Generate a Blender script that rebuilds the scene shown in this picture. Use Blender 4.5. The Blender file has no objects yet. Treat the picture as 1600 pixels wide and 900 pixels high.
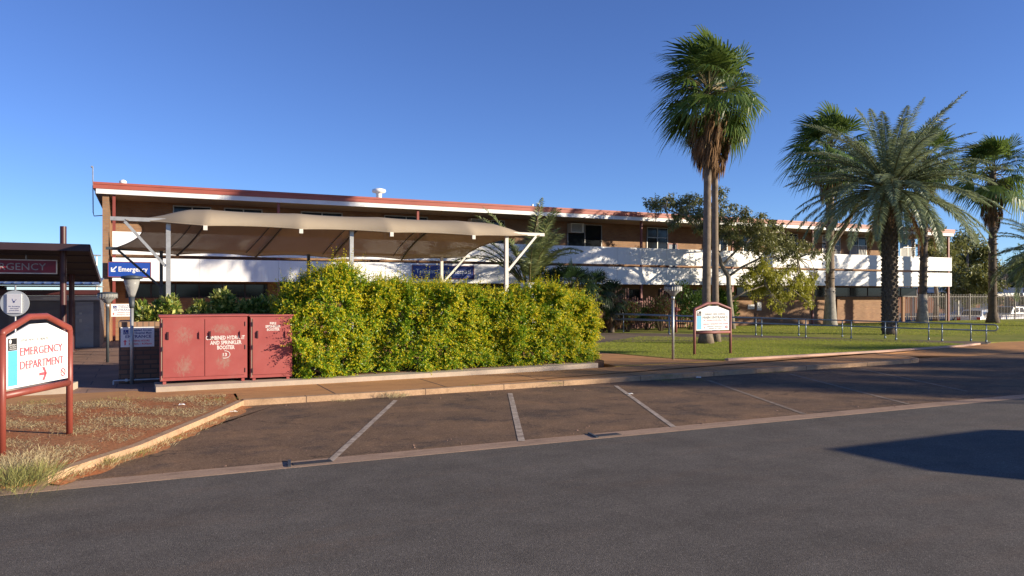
import bpy, math, random
import numpy as np
from mathutils import Vector, Matrix
R_ = math.radians
scene = bpy.context.scene
COL = scene.collection
rng = np.random.default_rng(7)
rnd = random.Random(11)

# ------------------------------------------------------------------ frame of reference
# +X runs along the road and the hospital front (to the right), +Y away from the road, metres.
CAM_H = 2.0
YAW = math.atan2(0.4327, 0.9015)
RIGHT = Vector((math.cos(YAW), -math.sin(YAW), 0))
FWD = Vector((math.sin(YAW), math.cos(YAW), 0))
FOC = 1200.0
GZ = 0.10                                    # level of footpath, lawn and building ground; the road is 0

def ray(px, py):
    a = (px-800)/FOC; b = (460-py)/FOC
    d = RIGHT*a + FWD; d.z = b
    return d
def gp(px, py, z=GZ):                         # point of the ground seen at px, py
    d = ray(px, py); t = (z-CAM_H)/d.z
    return Vector((d.x*t, d.y*t, z))
def pv(px, py, y):                            # point on the upright plane Y = y
    d = ray(px, py); t = y/d.y
    return Vector((d.x*t, y, CAM_H+d.z*t))
def pd(px, py, depth):
    d = ray(px, py)
    return Vector((d.x*depth, d.y*depth, CAM_H+d.z*depth))
def dep(p): return p[0]*FWD.x + p[1]*FWD.y

# ------------------------------------------------------------------ mesh builder
def nrm(v):
    v = Vector(v); l = v.length
    return v/l if l > 1e-9 else Vector((0,0,1))

class MB:
    def __init__(s): s.v=[]; s.f=[]; s.m=[]; s.k=0
    def poly(s, pts):
        i=len(s.v); s.v.extend([tuple(p) for p in pts]); s.f.append(tuple(range(i,i+len(pts)))); s.m.append(s.k); return s
    def faces(s, vs, fs):
        i=len(s.v); s.v.extend([tuple(p) for p in vs])
        for f in fs: s.f.append(tuple(i+j for j in f)); s.m.append(s.k)
        return s
    def box(s, x0,x1,y0,y1,z0,z1):
        return s.faces([(x0,y0,z0),(x1,y0,z0),(x1,y1,z0),(x0,y1,z0),(x0,y0,z1),(x1,y0,z1),(x1,y1,z1),(x0,y1,z1)],
            [(3,2,1,0),(4,5,6,7),(0,1,5,4),(1,2,6,5),(2,3,7,6),(3,0,4,7)])
    def bar(s, a, b, w, h, up=(0,0,1)):
        a=Vector(a); b=Vector(b); d=nrm(b-a); sd=d.cross(Vector(up))
        if sd.length<1e-4: sd=d.cross(Vector((0,1,0)))
        sd.normalize(); u=sd.cross(d)
        pts=[]
        for p in (a,b):
            for i,j in ((-1,-1),(1,-1),(1,1),(-1,1)): pts.append(p+sd*(i*w/2)+u*(j*h/2))
        return s.faces(pts,[(0,1,2,3),(7,6,5,4),(0,4,5,1),(1,5,6,2),(2,6,7,3),(3,7,4,0)])
    def tube(s, pts, rad, n=8, caps=True):
        pts=[Vector(p) for p in pts]
        if not hasattr(rad,'__len__'): rad=[rad]*len(pts)
        vs=[]; fs=[]; ref=None
        for i,p in enumerate(pts):
            d=nrm(pts[min(i+1,len(pts)-1)]-pts[max(i-1,0)])
            if ref is None:
                ref = Vector((1,0,0)) if abs(d.x)<.8 else Vector((0,1,0))
            sd=(ref-d*ref.dot(d)).normalized(); ref=sd; u=d.cross(sd)
            for k in range(n):
                a=2*math.pi*k/n
                vs.append(p+sd*(math.cos(a)*rad[i])+u*(math.sin(a)*rad[i]))
        for i in range(len(pts)-1):
            for k in range(n):
                k2=(k+1)%n
                fs.append((i*n+k,i*n+k2,(i+1)*n+k2,(i+1)*n+k))
        if caps:
            fs.append(tuple(range(n-1,-1,-1))); fs.append(tuple((len(pts)-1)*n+k for k in range(n)))
        return s.faces(vs,fs)
    def lathe(s, c, prof, n=20):
        c=Vector(c); vs=[]; fs=[]
        for r,z in prof:
            for k in range(n):
                a=2*math.pi*k/n; vs.append((c.x+r*math.cos(a),c.y+r*math.sin(a),c.z+z))
        for i in range(len(prof)-1):
            for k in range(n):
                k2=(k+1)%n; fs.append((i*n+k,i*n+k2,(i+1)*n+k2,(i+1)*n+k))
        fs.append(tuple(range(n-1,-1,-1))); fs.append(tuple((len(prof)-1)*n+k for k in range(n)))
        return s.faces(vs,fs)
    def prism(s, pts, off):                  # flat polygon in space pushed along a vector
        off=Vector(off); n=len(pts); a=[Vector(p) for p in pts]; b=[p+off for p in a]
        fs=[tuple(range(n)),tuple(range(2*n-1,n-1,-1))]
        for i in range(n): j=(i+1)%n; fs.append((i,i+n,j+n,j)) 
        return s.faces(a+b,fs)
    def slab(s, xy, z0, z1):
        return s.prism([(p[0],p[1],z0) for p in xy],(0,0,z1-z0))
    def strip(s, line, w, z0, z1, side=1):   # kerb: a line of points swept with a width to one side
        L=[Vector((p[0],p[1],0)) for p in line]; O=[]
        for i,p in enumerate(L):
            d=nrm(L[min(i+1,len(L)-1)]-L[max(i-1,0)]); O.append(p+Vector((-d.y,d.x,0))*w*side)
        vs=[]; fs=[]
        for p,q in zip(L,O):
            vs += [(p.x,p.y,z0),(p.x,p.y,z1),(q.x,q.y,z1),(q.x,q.y,z0)]
        for i in range(len(L)-1):
            a=i*4; b=a+4
            for k in range(4): fs.append((a+k,b+k,b+(k+1)%4,a+(k+1)%4))
        fs += [(0,1,2,3),tuple(len(L)*4-4+k for k in (3,2,1,0))]
        return s.faces(vs,fs)
    def text(s, body, o, right, up, width=None, height=None, bold=0.0, center=False, twice=0):
        if twice:
            n_=Vector(right).cross(Vector(up))
            for q in (-1,1): s.text(body,Vector(o)+Vector(right)*(twice*q)+n_*(.0002*q),right,up,width,height,bold,center)
            return s
        cu=bpy.data.curves.new('lettering','FONT'); cu.body=body; cu.offset=bold; cu.resolution_u=2
        ob=bpy.data.objects.new('lettering',cu)
        me=bpy.data.meshes.new_from_object(ob)
        P=[v.co.copy() for v in me.vertices]
        if P:
            x0=min(p.x for p in P); x1=max(p.x for p in P); y0=min(p.y for p in P); y1=max(p.y for p in P)
            cap=0.69 if not any(c in body for c in '') else y1-y0
            sy=height/cap if height else None
            sx=width/(x1-x0) if width else sy
            if sy is None: sy=sx
            o=Vector(o); right=Vector(right); up=Vector(up)
            sh=-(x1-x0)*sx/2 if center else 0
            s.faces([o+right*((p.x-x0)*sx+sh)+up*(p.y*sy) for p in P],[tuple(f.vertices) for f in me.polygons])
        bpy.data.objects.remove(ob); bpy.data.curves.remove(cu); bpy.data.meshes.remove(me)
        return s
    def quads(s, Q):                          # Q: numpy (n,4,3)
        i=len(s.v); n=len(Q)
        s.v.extend(map(tuple,Q.reshape(-1,3).tolist()))
        s.f.extend([(i+4*k,i+4*k+1,i+4*k+2,i+4*k+3) for k in range(n)]); s.m.extend([s.k]*n)
        return s
    def build(s, name, mats, parent=None, smooth=False, loc=None):
        me=bpy.data.meshes.new(name)
        off=Vector((0,0,0))
        if parent is not None:
            q=parent
            while q is not None: off+=q.location; q=q.parent
        elif loc is not None: off=Vector(loc)
        me.from_pydata([(a[0]-off.x,a[1]-off.y,a[2]-off.z) for a in s.v],[],s.f)
        if not isinstance(mats,(list,tuple)): mats=[mats]
        for m in mats: me.materials.append(m)
        if len(mats)>1: me.polygons.foreach_set('material_index',s.m)
        if smooth: me.polygons.foreach_set('use_smooth',[True]*len(s.f))
        me.update()
        o=bpy.data.objects.new(name,me); COL.objects.link(o)
        if parent is not None: o.parent=parent
        elif loc is not None: o.location=off
        return o

def thing(name, label, cat, loc=(0,0,0), group=None):
    o=bpy.data.objects.new(name,None); COL.objects.link(o); o.location=loc; o.empty_display_size=.2
    return tag(o,label,cat,group)
def tag(o,label,cat,group=None):
    o['label']=label; o['category']=cat
    if group: o['group']=group
    return o
def struct(o): o['kind']='structure'; return o
def stuff(o,label,cat): o['kind']='stuff'; return tag(o,label,cat)
def copy_tree(o,parent=None):
    c=o.copy(); COL.objects.link(c)
    if parent is not None: c.parent=parent
    for ch in [x for x in o.children]: copy_tree(ch,c)
    return c

# ------------------------------------------------------------------ materials
def newmat(name):
    m=bpy.data.materials.new(name); m.use_nodes=True
    nt=m.node_tree; b=nt.nodes['Principled BSDF']
    return m,nt,b
def nd(nt,t,**kw):
    n=nt.nodes.new(t)
    for k,v in kw.items(): setattr(n,k,v)
    return n
def noise(nt,scale,detail=4,rough=.6,vec=None):
    n=nd(nt,'ShaderNodeTexNoise'); n.inputs['Scale'].default_value=scale; n.inputs['Detail'].default_value=detail; n.inputs['Roughness'].default_value=rough
    if vec: nt.links.new(vec,n.inputs['Vector'])
    return n
def ramp(nt,src,stops):
    r=nd(nt,'ShaderNodeValToRGB'); nt.links.new(src,r.inputs['Fac'])
    e=r.color_ramp.elements
    while len(e)<len(stops): e.new(.5)
    for i,(p,c) in enumerate(stops):
        e[i].position=p; e[i].color=(c[0],c[1],c[2],1) if hasattr(c,'__len__') else (c,c,c,1)
    return r
def mix(nt,fac,a,b,mode='MIX'):
    m=nd(nt,'ShaderNodeMix',data_type='RGBA',blend_type=mode)
    for i,x in ((0,fac),(6,a),(7,b)):
        if hasattr(x,'links') or hasattr(x,'is_linked'): nt.links.new(x,m.inputs[i])
        else: m.inputs[i].default_value = x if i==0 else (x[0],x[1],x[2],1)
    return m.outputs[2]
def objco(nt): return nd(nt,'ShaderNodeTexCoord').outputs['Object']
def bump(nt,b,h,strength,dist=.02):
    n=nd(nt,'ShaderNodeBump'); n.inputs['Strength'].default_value=strength; n.inputs['Distance'].default_value=dist
    nt.links.new(h,n.inputs['Height']); nt.links.new(n.outputs['Normal'],b.inputs['Normal'])
def sc(c,k): return tuple(x*k for x in c)
def plain(name,c,rough=.6,var=.12,scale=3.,bmp=0.,metal=0.,spec=.5):
    m,nt,b=newmat(name); co=objco(nt)
    n=noise(nt,scale,5,.65,co)
    r=ramp(nt,n.outputs['Fac'],[(.3,sc(c,1-var)),(.7,sc(c,1+var))])
    nt.links.new(r.outputs['Color'],b.inputs['Base Color'])
    b.inputs['Roughness'].default_value=rough; b.inputs['Metallic'].default_value=metal
    b.inputs['Specular IOR Level'].default_value=spec
    if bmp: bump(nt,b,noise(nt,scale*12,4,.6,co).outputs['Fac'],bmp,.01)
    return m
def leafmat(name,c1,c2,trans=.3,rough=.45,spec=.4,tc=None):
    m,nt,b=newmat(name)
    g=nd(nt,'ShaderNodeNewGeometry')
    r=ramp(nt,g.outputs['Random Per Island'],[(0,c1),(1,c2)])
    nt.links.new(r.outputs['Color'],b.inputs['Base Color']); b.inputs['Roughness'].default_value=rough
    b.inputs['Specular IOR Level'].default_value=spec
    t=nd(nt,'ShaderNodeBsdfTranslucent')
    tcol=mix(nt,.5,r.outputs['Color'],tc or sc(c2,1.3)); nt.links.new(tcol,t.inputs['Color'])
    s=nd(nt,'ShaderNodeMixShader'); s.inputs[0].default_value=trans
    out=nt.nodes['Material Output']
    nt.links.new(b.outputs[0],s.inputs[1]); nt.links.new(t.outputs[0],s.inputs[2]); nt.links.new(s.outputs[0],out.inputs['Surface'])
    return m
def brickmat(name,c1,c2,mortar,bw=.24,bh=.086,ms=.012):
    m,nt,b=newmat(name); co=objco(nt)
    sp=nd(nt,'ShaderNodeSeparateXYZ'); nt.links.new(co,sp.inputs[0])
    ad=nd(nt,'ShaderNodeMath',operation='ADD'); nt.links.new(sp.outputs[0],ad.inputs[0]); nt.links.new(sp.outputs[1],ad.inputs[1])
    cb=nd(nt,'ShaderNodeCombineXYZ'); nt.links.new(ad.outputs[0],cb.inputs[0]); nt.links.new(sp.outputs[2],cb.inputs[1])
    t=nd(nt,'ShaderNodeTexBrick'); nt.links.new(cb.outputs[0],t.inputs['Vector'])
    t.inputs['Color1'].default_value=(*c1,1); t.inputs['Color2'].default_value=(*c2,1); t.inputs['Mortar'].default_value=(*mortar,1)
    t.inputs['Scale'].default_value=1; t.inputs['Mortar Size'].default_value=ms; t.inputs['Brick Width'].default_value=bw; t.inputs['Row Height'].default_value=bh
    n=noise(nt,1.3,5,.6,co); r=ramp(nt,n.outputs['Fac'],[(.3,.78),(.7,1.12)])
    col=mix(nt,1.0,t.outputs['Color'],r.outputs['Color'],'MULTIPLY')
    nt.links.new(col,b.inputs['Base Color']); b.inputs['Roughness'].default_value=.85
    bump(nt,b,t.outputs['Fac'],-.4,.01)
    return m

M={}
M['red_paint']=plain('red_brown_paint',(.235,.052,.036),.42,.15,2.0,.05)
M['red_fascia']=plain('red_fascia_paint',(.34,.082,.055),.5,.14,.8,.03)
M['pink_paint']=plain('faded_red_paint',(.25,.085,.075),.55,.2,3)
M['white']=plain('white_paint',(.84,.84,.83),.55,.05,.9,.02)
def streaked():
    m,nt,b=newmat('streaked_white_paint'); co=objco(nt)
    mp=nd(nt,'ShaderNodeMapping'); nt.links.new(co,mp.inputs[0]); mp.inputs['Scale'].default_value=(5,5,.35)
    n=noise(nt,1.4,5,.7,mp.outputs[0]); n2=noise(nt,.5,4,.6,co)
    col=mix(nt,ramp(nt,n.outputs['Fac'],[(.52,0.),(.78,.5)]).outputs['Color'],(.85,.85,.84),(.66,.63,.58))
    col=mix(nt,1.,col,ramp(nt,n2.outputs['Fac'],[(.35,.95),(.65,1.0)]).outputs['Color'],'MULTIPLY')
    nt.links.new(col,b.inputs['Base Color']); b.inputs['Roughness'].default_value=.6
    return m
M['white_panel']=streaked()
M['white_trim']=plain('white_trim_paint',(.76,.76,.75),.5,.06,2)
M['sign_white']=plain('sign_white',(.80,.80,.79),.4,.03,2)
M['soffit']=plain('beige_soffit',(.40,.33,.27),.8,.1,1.2)
M['brick']=brickmat('tan_brick',(.33,.185,.095),(.26,.135,.072),(.25,.17,.11))
M['planter_brick']=brickmat('brown_brick',(.24,.135,.085),(.17,.09,.06),(.10,.075,.06),.29,.10,.014)
M['dark_steel']=plain('dark_and_shaded_steel',(.045,.055,.062),.5,.15,3)
M['steel']=plain('galvanised_steel',(.42,.42,.40),.42,.18,6,0,.55)
M['cream_steel']=plain('cream_painted_steel',(.66,.63,.55),.5,.08,4)
M['rail']=plain('blue_grey_rail',(.21,.26,.30),.35,.15,5,0,.5)
M['concrete']=plain('pale_concrete',(.42,.34,.26),.9,.14,2.2,.25)
M['black']=plain('black_lettering',(.012,.012,.013),.6,.1)
M['grey_ink']=plain('grey_lettering',(.22,.21,.2),.6,.1)
M['ink_red']=plain('red_lettering',(.78,.10,.13),.5,.06)
M['ink_blue']=plain('dark_blue_lettering',(.03,.05,.22),.5,.06)
M['sky_blue']=plain('light_blue_band',(.10,.42,.74),.45,.05)
M['sign_blue']=plain('blue_sign',(.012,.06,.33),.4,.12,1.5)
M['sign_blue_dark']=plain('deep_blue_sign',(.012,.035,.20),.4,.2,2)
M['ink_white']=plain('white_lettering',(.75,.75,.74),.5,.05)
M['worn_white']=plain('worn_white_paint',(.66,.62,.58),.8,.25,30)
M['glass_dark']=plain('dark_window_glass',(.012,.014,.018),.10,.3,1.0,0,0,.35)
M['alu']=plain('aluminium_frame',(.34,.33,.31),.4,.1,3,0,.6)
M['pane_reflection']=plain('pale_reflection',(.38,.38,.36),.8,.15,6)
M['purple_brown']=plain('purple_brown_paint',(.030,.014,.018),.5,.15,2)  # darkened so the colour carries the shade on the emergency canopy
M['dark_red_post']=plain('dark_red_post_paint',(.055,.012,.013),.45,.15,2)  # red darkened to carry the shade on the emergency posts and fascia
M['sign_red']=plain('maroon_sign',(.22,.012,.028),.45,.1,2)
M['pale_wall']=plain('pale_grey_wall',(.34,.34,.35),.7,.08,2)
M['roof_blue']=plain('grey_blue_roof_sheet',(.20,.25,.33),.4,.12,2,0,.4)
M['trunk_grey']=plain('grey_palm_bark',(.19,.145,.105),.9,.35,5,.6)
M['trunk_pale']=plain('pale_palm_bark',(.27,.25,.22),.9,.3,6,.6)
M['trunk_dark']=plain('dark_palm_bark',(.115,.09,.07),.95,.4,7,.8)
M['bark']=plain('gum_bark',(.22,.19,.15),.9,.3,6,.5)
M['stem']=plain('brown_stem',(.10,.065,.04),.9,.3,8,.3)
M['thatch']=leafmat('dead_palm_thatch',(.10,.058,.03),(.24,.145,.075),.12,.8,.1)
M['fan_green']=leafmat('fan_palm_green',(.05,.105,.022),(.15,.22,.05),0.36,.4,.5,(.16,.22,.04))
M['fan_dark']=leafmat('shaded_palm_green',(.014,.034,.012),(.035,.07,.02),.22,.4,.5)  # fan palm green darkened for the shade on the low palms
M['petiole']=leafmat('petiole_green',(.12,.12,.045),(.20,.17,.07),.1,.5,.4)
M['date_green']=leafmat('date_palm_grey_green',(.14,.19,.10),(.31,.36,.20),0.3,.42,.5)
M['tri_green']=leafmat('feather_palm_green',(.10,.15,.05),(.26,.29,.11),0.35,.42,.5)
M['gum_leaf']=leafmat('olive_gum_leaf',(.10,.12,.035),(.25,.25,.085),0.35,.45,.5,(.18,.19,.05))
M['weep_leaf']=leafmat('yellow_green_leaf',(.24,.26,.03),(.48,.45,.06),0.42,.45,.4,(.34,.34,.05))
M['tree_leaf']=leafmat('dull_green_leaf',(.10,.12,.03),(.24,.24,.065),.25,.5,.4)
M['hedge_green']=leafmat('hedge_green_leaf',(.12,.24,.010),(.26,.40,.018),0.35,.4,.45,(.20,.30,.02))
M['hedge_yellow']=leafmat('hedge_yellow_leaf',(.48,.47,.012),(.86,.66,.022),0.38,.45,.35,(.66,.54,.03))
M['croton']=leafmat('variegated_leaf',(.10,.20,.02),(.70,.66,.18),0.35,.35,.5,(.5,.45,.1))
M['shrub_leaf']=leafmat('shrub_green_leaf',(.045,.10,.018),(.12,.20,.03),.3,.45,.4,(.2,.3,.04))
M['shrub_red']=leafmat('shrub_red_leaf',(.10,.03,.02),(.17,.09,.03),.25,.45,.4)
M['grass']=leafmat('lawn_blade',(.19,.265,.03),(.40,.41,.075),0.35,.8,.1)
M['dry']=leafmat('dry_grass_blade',(.33,.27,.15),(.58,.49,.28),.25,.8,.15)
M['tuft']=leafmat('green_tuft_blade',(.17,.19,.05),(.40,.36,.13),.3,.7,.2)
M['car_white']=plain('white_car_paint',(.62,.63,.64),.25,.03,1)
M['car_blue']=plain('silver_blue_car_paint',(.22,.26,.32),.28,.03,1,0,.3)
M['tyre']=plain('tyre_rubber',(.02,.02,.02),.85,.1)
M['lens_red']=plain('red_lens',(.4,.02,.02),.2,.1)
M['yellow_line']=plain('yellow_paint_line',(.60,.36,.03),.8,.2,9)

def groundmat(name,base,c2,c3=None,s1=.35,s2=3.,speck=.25,rough=.92,bm=.3,fine=60,stretch=1.0):
    m,nt,b=newmat(name); co=objco(nt)
    mp=nd(nt,'ShaderNodeMapping'); nt.links.new(co,mp.inputs[0]); mp.inputs['Scale'].default_value=(1/stretch,stretch,1)
    n1=noise(nt,s1,6,.62,mp.outputs[0]); n2=noise(nt,s2,6,.7,mp.outputs[0]); n3=noise(nt,fine,3,.7,co)
    r1=ramp(nt,n1.outputs['Fac'],[(.38,0.),(.62,1.)])
    col=mix(nt,r1.outputs['Color'],base,c2)
    if c3:
        r2=ramp(nt,n2.outputs['Fac'],[(.48,0.),(.68,.85)]); col=mix(nt,r2.outputs['Color'],col,c3)
    r3=ramp(nt,n3.outputs['Fac'],[(.3,1-speck),(.7,1+speck)])
    col=mix(nt,1.,col,r3.outputs['Color'],'MULTIPLY')
    nt.links.new(col,b.inputs['Base Color']); b.inputs['Roughness'].default_value=rough
    b.inputs['Specular IOR Level'].default_value=.08
    bump(nt,b,n3.outputs['Fac'],bm,.012)
    return m
M['earth']=groundmat('red_earth',(.40,.145,.058),(.36,.165,.075),(.34,.20,.10),.6,3.2,.35,.95,.6,26)
def roadmat(name,lo,hi,big,dust,dustf,dark=None,grain=140,stretch=(.45,1.6,1),crack=.35,crackamt=0.):
    m,nt,b=newmat(name); co=objco(nt)
    mp=nd(nt,'ShaderNodeMapping'); nt.links.new(co,mp.inputs[0]); mp.inputs['Scale'].default_value=stretch
    n1=noise(nt,big,5,.6,mp.outputs[0]); n2=noise(nt,1.6,6,.75,co); n4=noise(nt,34,4,.8,co)
    col=ramp(nt,n1.outputs['Fac'],[(.32,lo),(.68,hi)]).outputs['Color']
    if dark:
        n6=noise(nt,1.1,6,.7,co); col=mix(nt,ramp(nt,n6.outputs['Fac'],[(.50,0.),(.66,.85)]).outputs['Color'],col,dark)
    col=mix(nt,1.,col,ramp(nt,n2.outputs['Fac'],[(.35,.84),(.65,1.12)]).outputs['Color'],'MULTIPLY')
    col=mix(nt,1.,col,ramp(nt,n4.outputs['Fac'],[(.30,.68),(.5,1.0),(.70,1.28)]).outputs['Color'],'MULTIPLY')
    v=nd(nt,'ShaderNodeTexVoronoi'); v.inputs['Scale'].default_value=grain; nt.links.new(co,v.inputs['Vector'])
    sv=nd(nt,'ShaderNodeSeparateColor'); nt.links.new(v.outputs['Color'],sv.inputs[0])
    col=mix(nt,1.,col,ramp(nt,sv.outputs[0],[(.0,.72),(.6,1.0),(.95,1.2),(1.,2.0)]).outputs['Color'],'MULTIPLY')
    n5=noise(nt,.8,6,.7,mp.outputs[0]); col=mix(nt,ramp(nt,n5.outputs['Fac'],[(.52,0.),(.8,dustf)]).outputs['Color'],col,dust)
    # fine wandering cracks
    wn=noise(nt,1.7,4,.7,co); wv=nd(nt,'ShaderNodeVectorMath',operation='MULTIPLY_ADD'); nt.links.new(wn.outputs['Color'],wv.inputs[0]); wv.inputs[1].default_value=(.9,.9,0); nt.links.new(co,wv.inputs[2])
    cv=nd(nt,'ShaderNodeTexVoronoi',feature='DISTANCE_TO_EDGE'); cv.inputs['Scale'].default_value=crack; nt.links.new(wv.outputs[0],cv.inputs['Vector'])
    cm=noise(nt,.45,3,.6,co); cf=nd(nt,'ShaderNodeMath',operation='MULTIPLY')
    nt.links.new(ramp(nt,cv.outputs['Distance'],[(.004*crack*2,crackamt),(.010*crack*2,0.)]).outputs['Color'],cf.inputs[0]); nt.links.new(ramp(nt,cm.outputs['Fac'],[(.45,0.),(.58,1.)]).outputs['Color'],cf.inputs[1])
    col=mix(nt,cf.outputs[0],col,(.035,.03,.026))
    nt.links.new(col,b.inputs['Base Color']); b.inputs['Roughness'].default_value=.9; b.inputs['Specular IOR Level'].default_value=.12
    bump(nt,b,v.outputs['Distance'],.35,.006)
    return m
M['road']=roadmat('asphalt',(.113,.099,.083),(.143,.126,.106),.35,(.22,.14,.09),.30)
M['parking']=roadmat('dusty_asphalt',(.165,.108,.070),(.225,.142,.084),.8,(.34,.19,.10),.5,(.092,.070,.055),90,(1,1.25,1),.6,.55)
M['path']=groundmat('stained_footpath',(.52,.27,.115),(.46,.245,.11),(.36,.19,.09),.6,2.2,.1,.92,.15,40,1.3)
M['kerbm']=groundmat('stained_kerb',(.47,.31,.19),(.41,.27,.165),(.30,.19,.115),1.2,4,.16,.92,.25,35)
M['gutterm']=groundmat('gutter_concrete',(.40,.275,.19),(.34,.235,.165),(.24,.165,.115),.8,3,.16,.92,.25,35,1.6)
M['lawn']=groundmat('lawn_turf',(.19,.23,.04),(.30,.28,.075),(.14,.165,.03),.5,2.6,.35,1.0,.6,30)
M['ramp']=groundmat('worn_path',(.22,.165,.12),(.18,.145,.11),(.15,.12,.095),.5,2,.15,.95,.2,30)
M['soil']=groundmat('bed_soil',(.12,.07,.045),(.09,.055,.04),None,1,4,.3)
M['shade_cloth']=None
# more special materials
def pavermat():
    m,nt,b=newmat('brick_pavers'); co=objco(nt)
    t=nd(nt,'ShaderNodeTexBrick'); nt.links.new(co,t.inputs['Vector'])
    t.inputs['Color1'].default_value=(.30,.175,.12,1); t.inputs['Color2'].default_value=(.25,.15,.11,1); t.inputs['Mortar'].default_value=(.14,.09,.07,1)
    t.inputs['Scale'].default_value=1; t.inputs['Mortar Size'].default_value=.015; t.inputs['Brick Width'].default_value=1.0; t.inputs['Row Height'].default_value=.8
    n=noise(nt,1.1,5,.6,co); r=ramp(nt,n.outputs['Fac'],[(.3,.75),(.7,1.15)])
    nt.links.new(mix(nt,1.,t.outputs['Color'],r.outputs['Color'],'MULTIPLY'),b.inputs['Base Color']); b.inputs['Roughness'].default_value=.85
    return m
M['paver']=pavermat()
def clothmat():
    m,nt,b=newmat('beige_shade_cloth'); co=objco(nt)
    n=noise(nt,.8,4,.6,co); r=ramp(nt,n.outputs['Fac'],[(.3,(.40,.33,.245)),(.7,(.46,.385,.29))])
    nt.links.new(r.outputs['Color'],b.inputs['Base Color']); b.inputs['Roughness'].default_value=.85; b.inputs['Specular IOR Level'].default_value=.1
    t=nd(nt,'ShaderNodeBsdfTranslucent'); t.inputs['Color'].default_value=(.17,.145,.115,1)
    tr=nd(nt,'ShaderNodeBsdfTransparent')
    s=nd(nt,'ShaderNodeMixShader'); s.inputs[0].default_value=.14
    s2=nd(nt,'ShaderNodeMixShader'); s2.inputs[0].default_value=.20
    nt.links.new(b.outputs[0],s.inputs[1]); nt.links.new(t.outputs[0],s.inputs[2])
    nt.links.new(s.outputs[0],s2.inputs[1]); nt.links.new(tr.outputs[0],s2.inputs[2])
    nt.links.new(s2.outputs[0],nt.nodes['Material Output'].inputs['Surface'])
    return m
M['shade_cloth']=clothmat()
def cabinetmat(name,spots):
    """red paint; spots: centre x, centre z, half width, half height of areas rubbed back to grey undercoat"""
    m,nt,b=newmat(name); co=objco(nt)
    n=noise(nt,1.6,5,.6,co); r=ramp(nt,n.outputs['Fac'],[(.3,(.285,.050,.044)),(.7,(.35,.080,.070))])
    sp=nd(nt,'ShaderNodeSeparateXYZ'); nt.links.new(co,sp.inputs[0])
    def mth(op,a,c):
        q=nd(nt,'ShaderNodeMath',operation=op)
        for k,x in ((0,a),(1,c)):
            if isinstance(x,(int,float)): q.inputs[k].default_value=x
            else: nt.links.new(x,q.inputs[k])
        return q.outputs[0]
    mask=None
    for cx,cz,hw,hh in spots:
        dx=mth('DIVIDE',mth('SUBTRACT',sp.outputs[0],cx),hw); dz=mth('DIVIDE',mth('SUBTRACT',sp.outputs[2],cz),hh)
        g=mth('SUBTRACT',1.0,mth('ADD',mth('MULTIPLY',dx,dx),mth('MULTIPLY',dz,dz)))
        g=mth('MAXIMUM',g,0.0); mask=g if mask is None else mth('MAXIMUM',mask,g)
    mp=nd(nt,'ShaderNodeMapping'); nt.links.new(co,mp.inputs[0]); mp.inputs['Scale'].default_value=(1.3,1,.75)
    n2=noise(nt,17,6,.85,mp.outputs[0]); n3=noise(nt,3,4,.6,co)
    f=mth('ADD',mth('MULTIPLY',mask,.24),n2.outputs['Fac']) if mask is not None else n2.outputs['Fac']
    r2=ramp(nt,f,[(.60,0.),(.84,.55)])
    col=mix(nt,r2.outputs['Color'],r.outputs['Color'],(.27,.235,.175))
    r3=ramp(nt,n3.outputs['Fac'],[(.55,0.),(.75,.35)]); col=mix(nt,r3.outputs['Color'],col,(.27,.095,.08))
    nt.links.new(col,b.inputs['Base Color']); b.inputs['Roughness'].default_value=.62
    return m
M['cab']=cabinetmat('faded_red_cabinet_paint',[(-.385,.98,.24,.24),(-.385,.36,.24,.27),(.37,1.09,.32,.13),(.37,.42,.20,.2)]); M['cab2']=cabinetmat('red_cabinet_paint',[])
def patchmat():                              # bare grey-green undercoat where the red paint has worn through
    m,nt,b=newmat('worn_undercoat'); co=objco(nt)
    n=noise(nt,9,6,.8,co); r=ramp(nt,n.outputs['Fac'],[(.35,(.30,.27,.20)),(.65,(.40,.25,.19))])
    nt.links.new(r.outputs['Color'],b.inputs['Base Color']); b.inputs['Roughness'].default_value=.85
    return m
M['undercoat']=patchmat()
def linemat():
    m,nt,b=newmat('worn_line_paint'); co=objco(nt)
    n=noise(nt,7,6,.75,co); r=ramp(nt,n.outputs['Fac'],[(.36,(.20,.145,.105)),(.60,(.47,.38,.29))])
    nt.links.new(r.outputs['Color'],b.inputs['Base Color']); b.inputs['Roughness'].default_value=.9
    return m
M['line']=linemat()
def faintmat():
    m,nt,b=newmat('faded_line_paint'); co=objco(nt)
    n=noise(nt,5,6,.75,co); r=ramp(nt,n.outputs['Fac'],[(.45,(.17,.12,.08)),(.7,(.33,.25,.18))])
    nt.links.new(r.outputs['Color'],b.inputs['Base Color']); b.inputs['Roughness'].default_value=.9
    return m
M['faint']=faintmat()
def lampglass():
    m,nt,b=newmat('frosted_lamp_glass')
    b.inputs['Base Color'].default_value=(.42,.42,.39,1); b.inputs['Roughness'].default_value=.25
    b.inputs['Transmission Weight'].default_value=.35; b.inputs['IOR'].default_value=1.2
    return m
M['lamp_glass']=lampglass()

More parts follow.
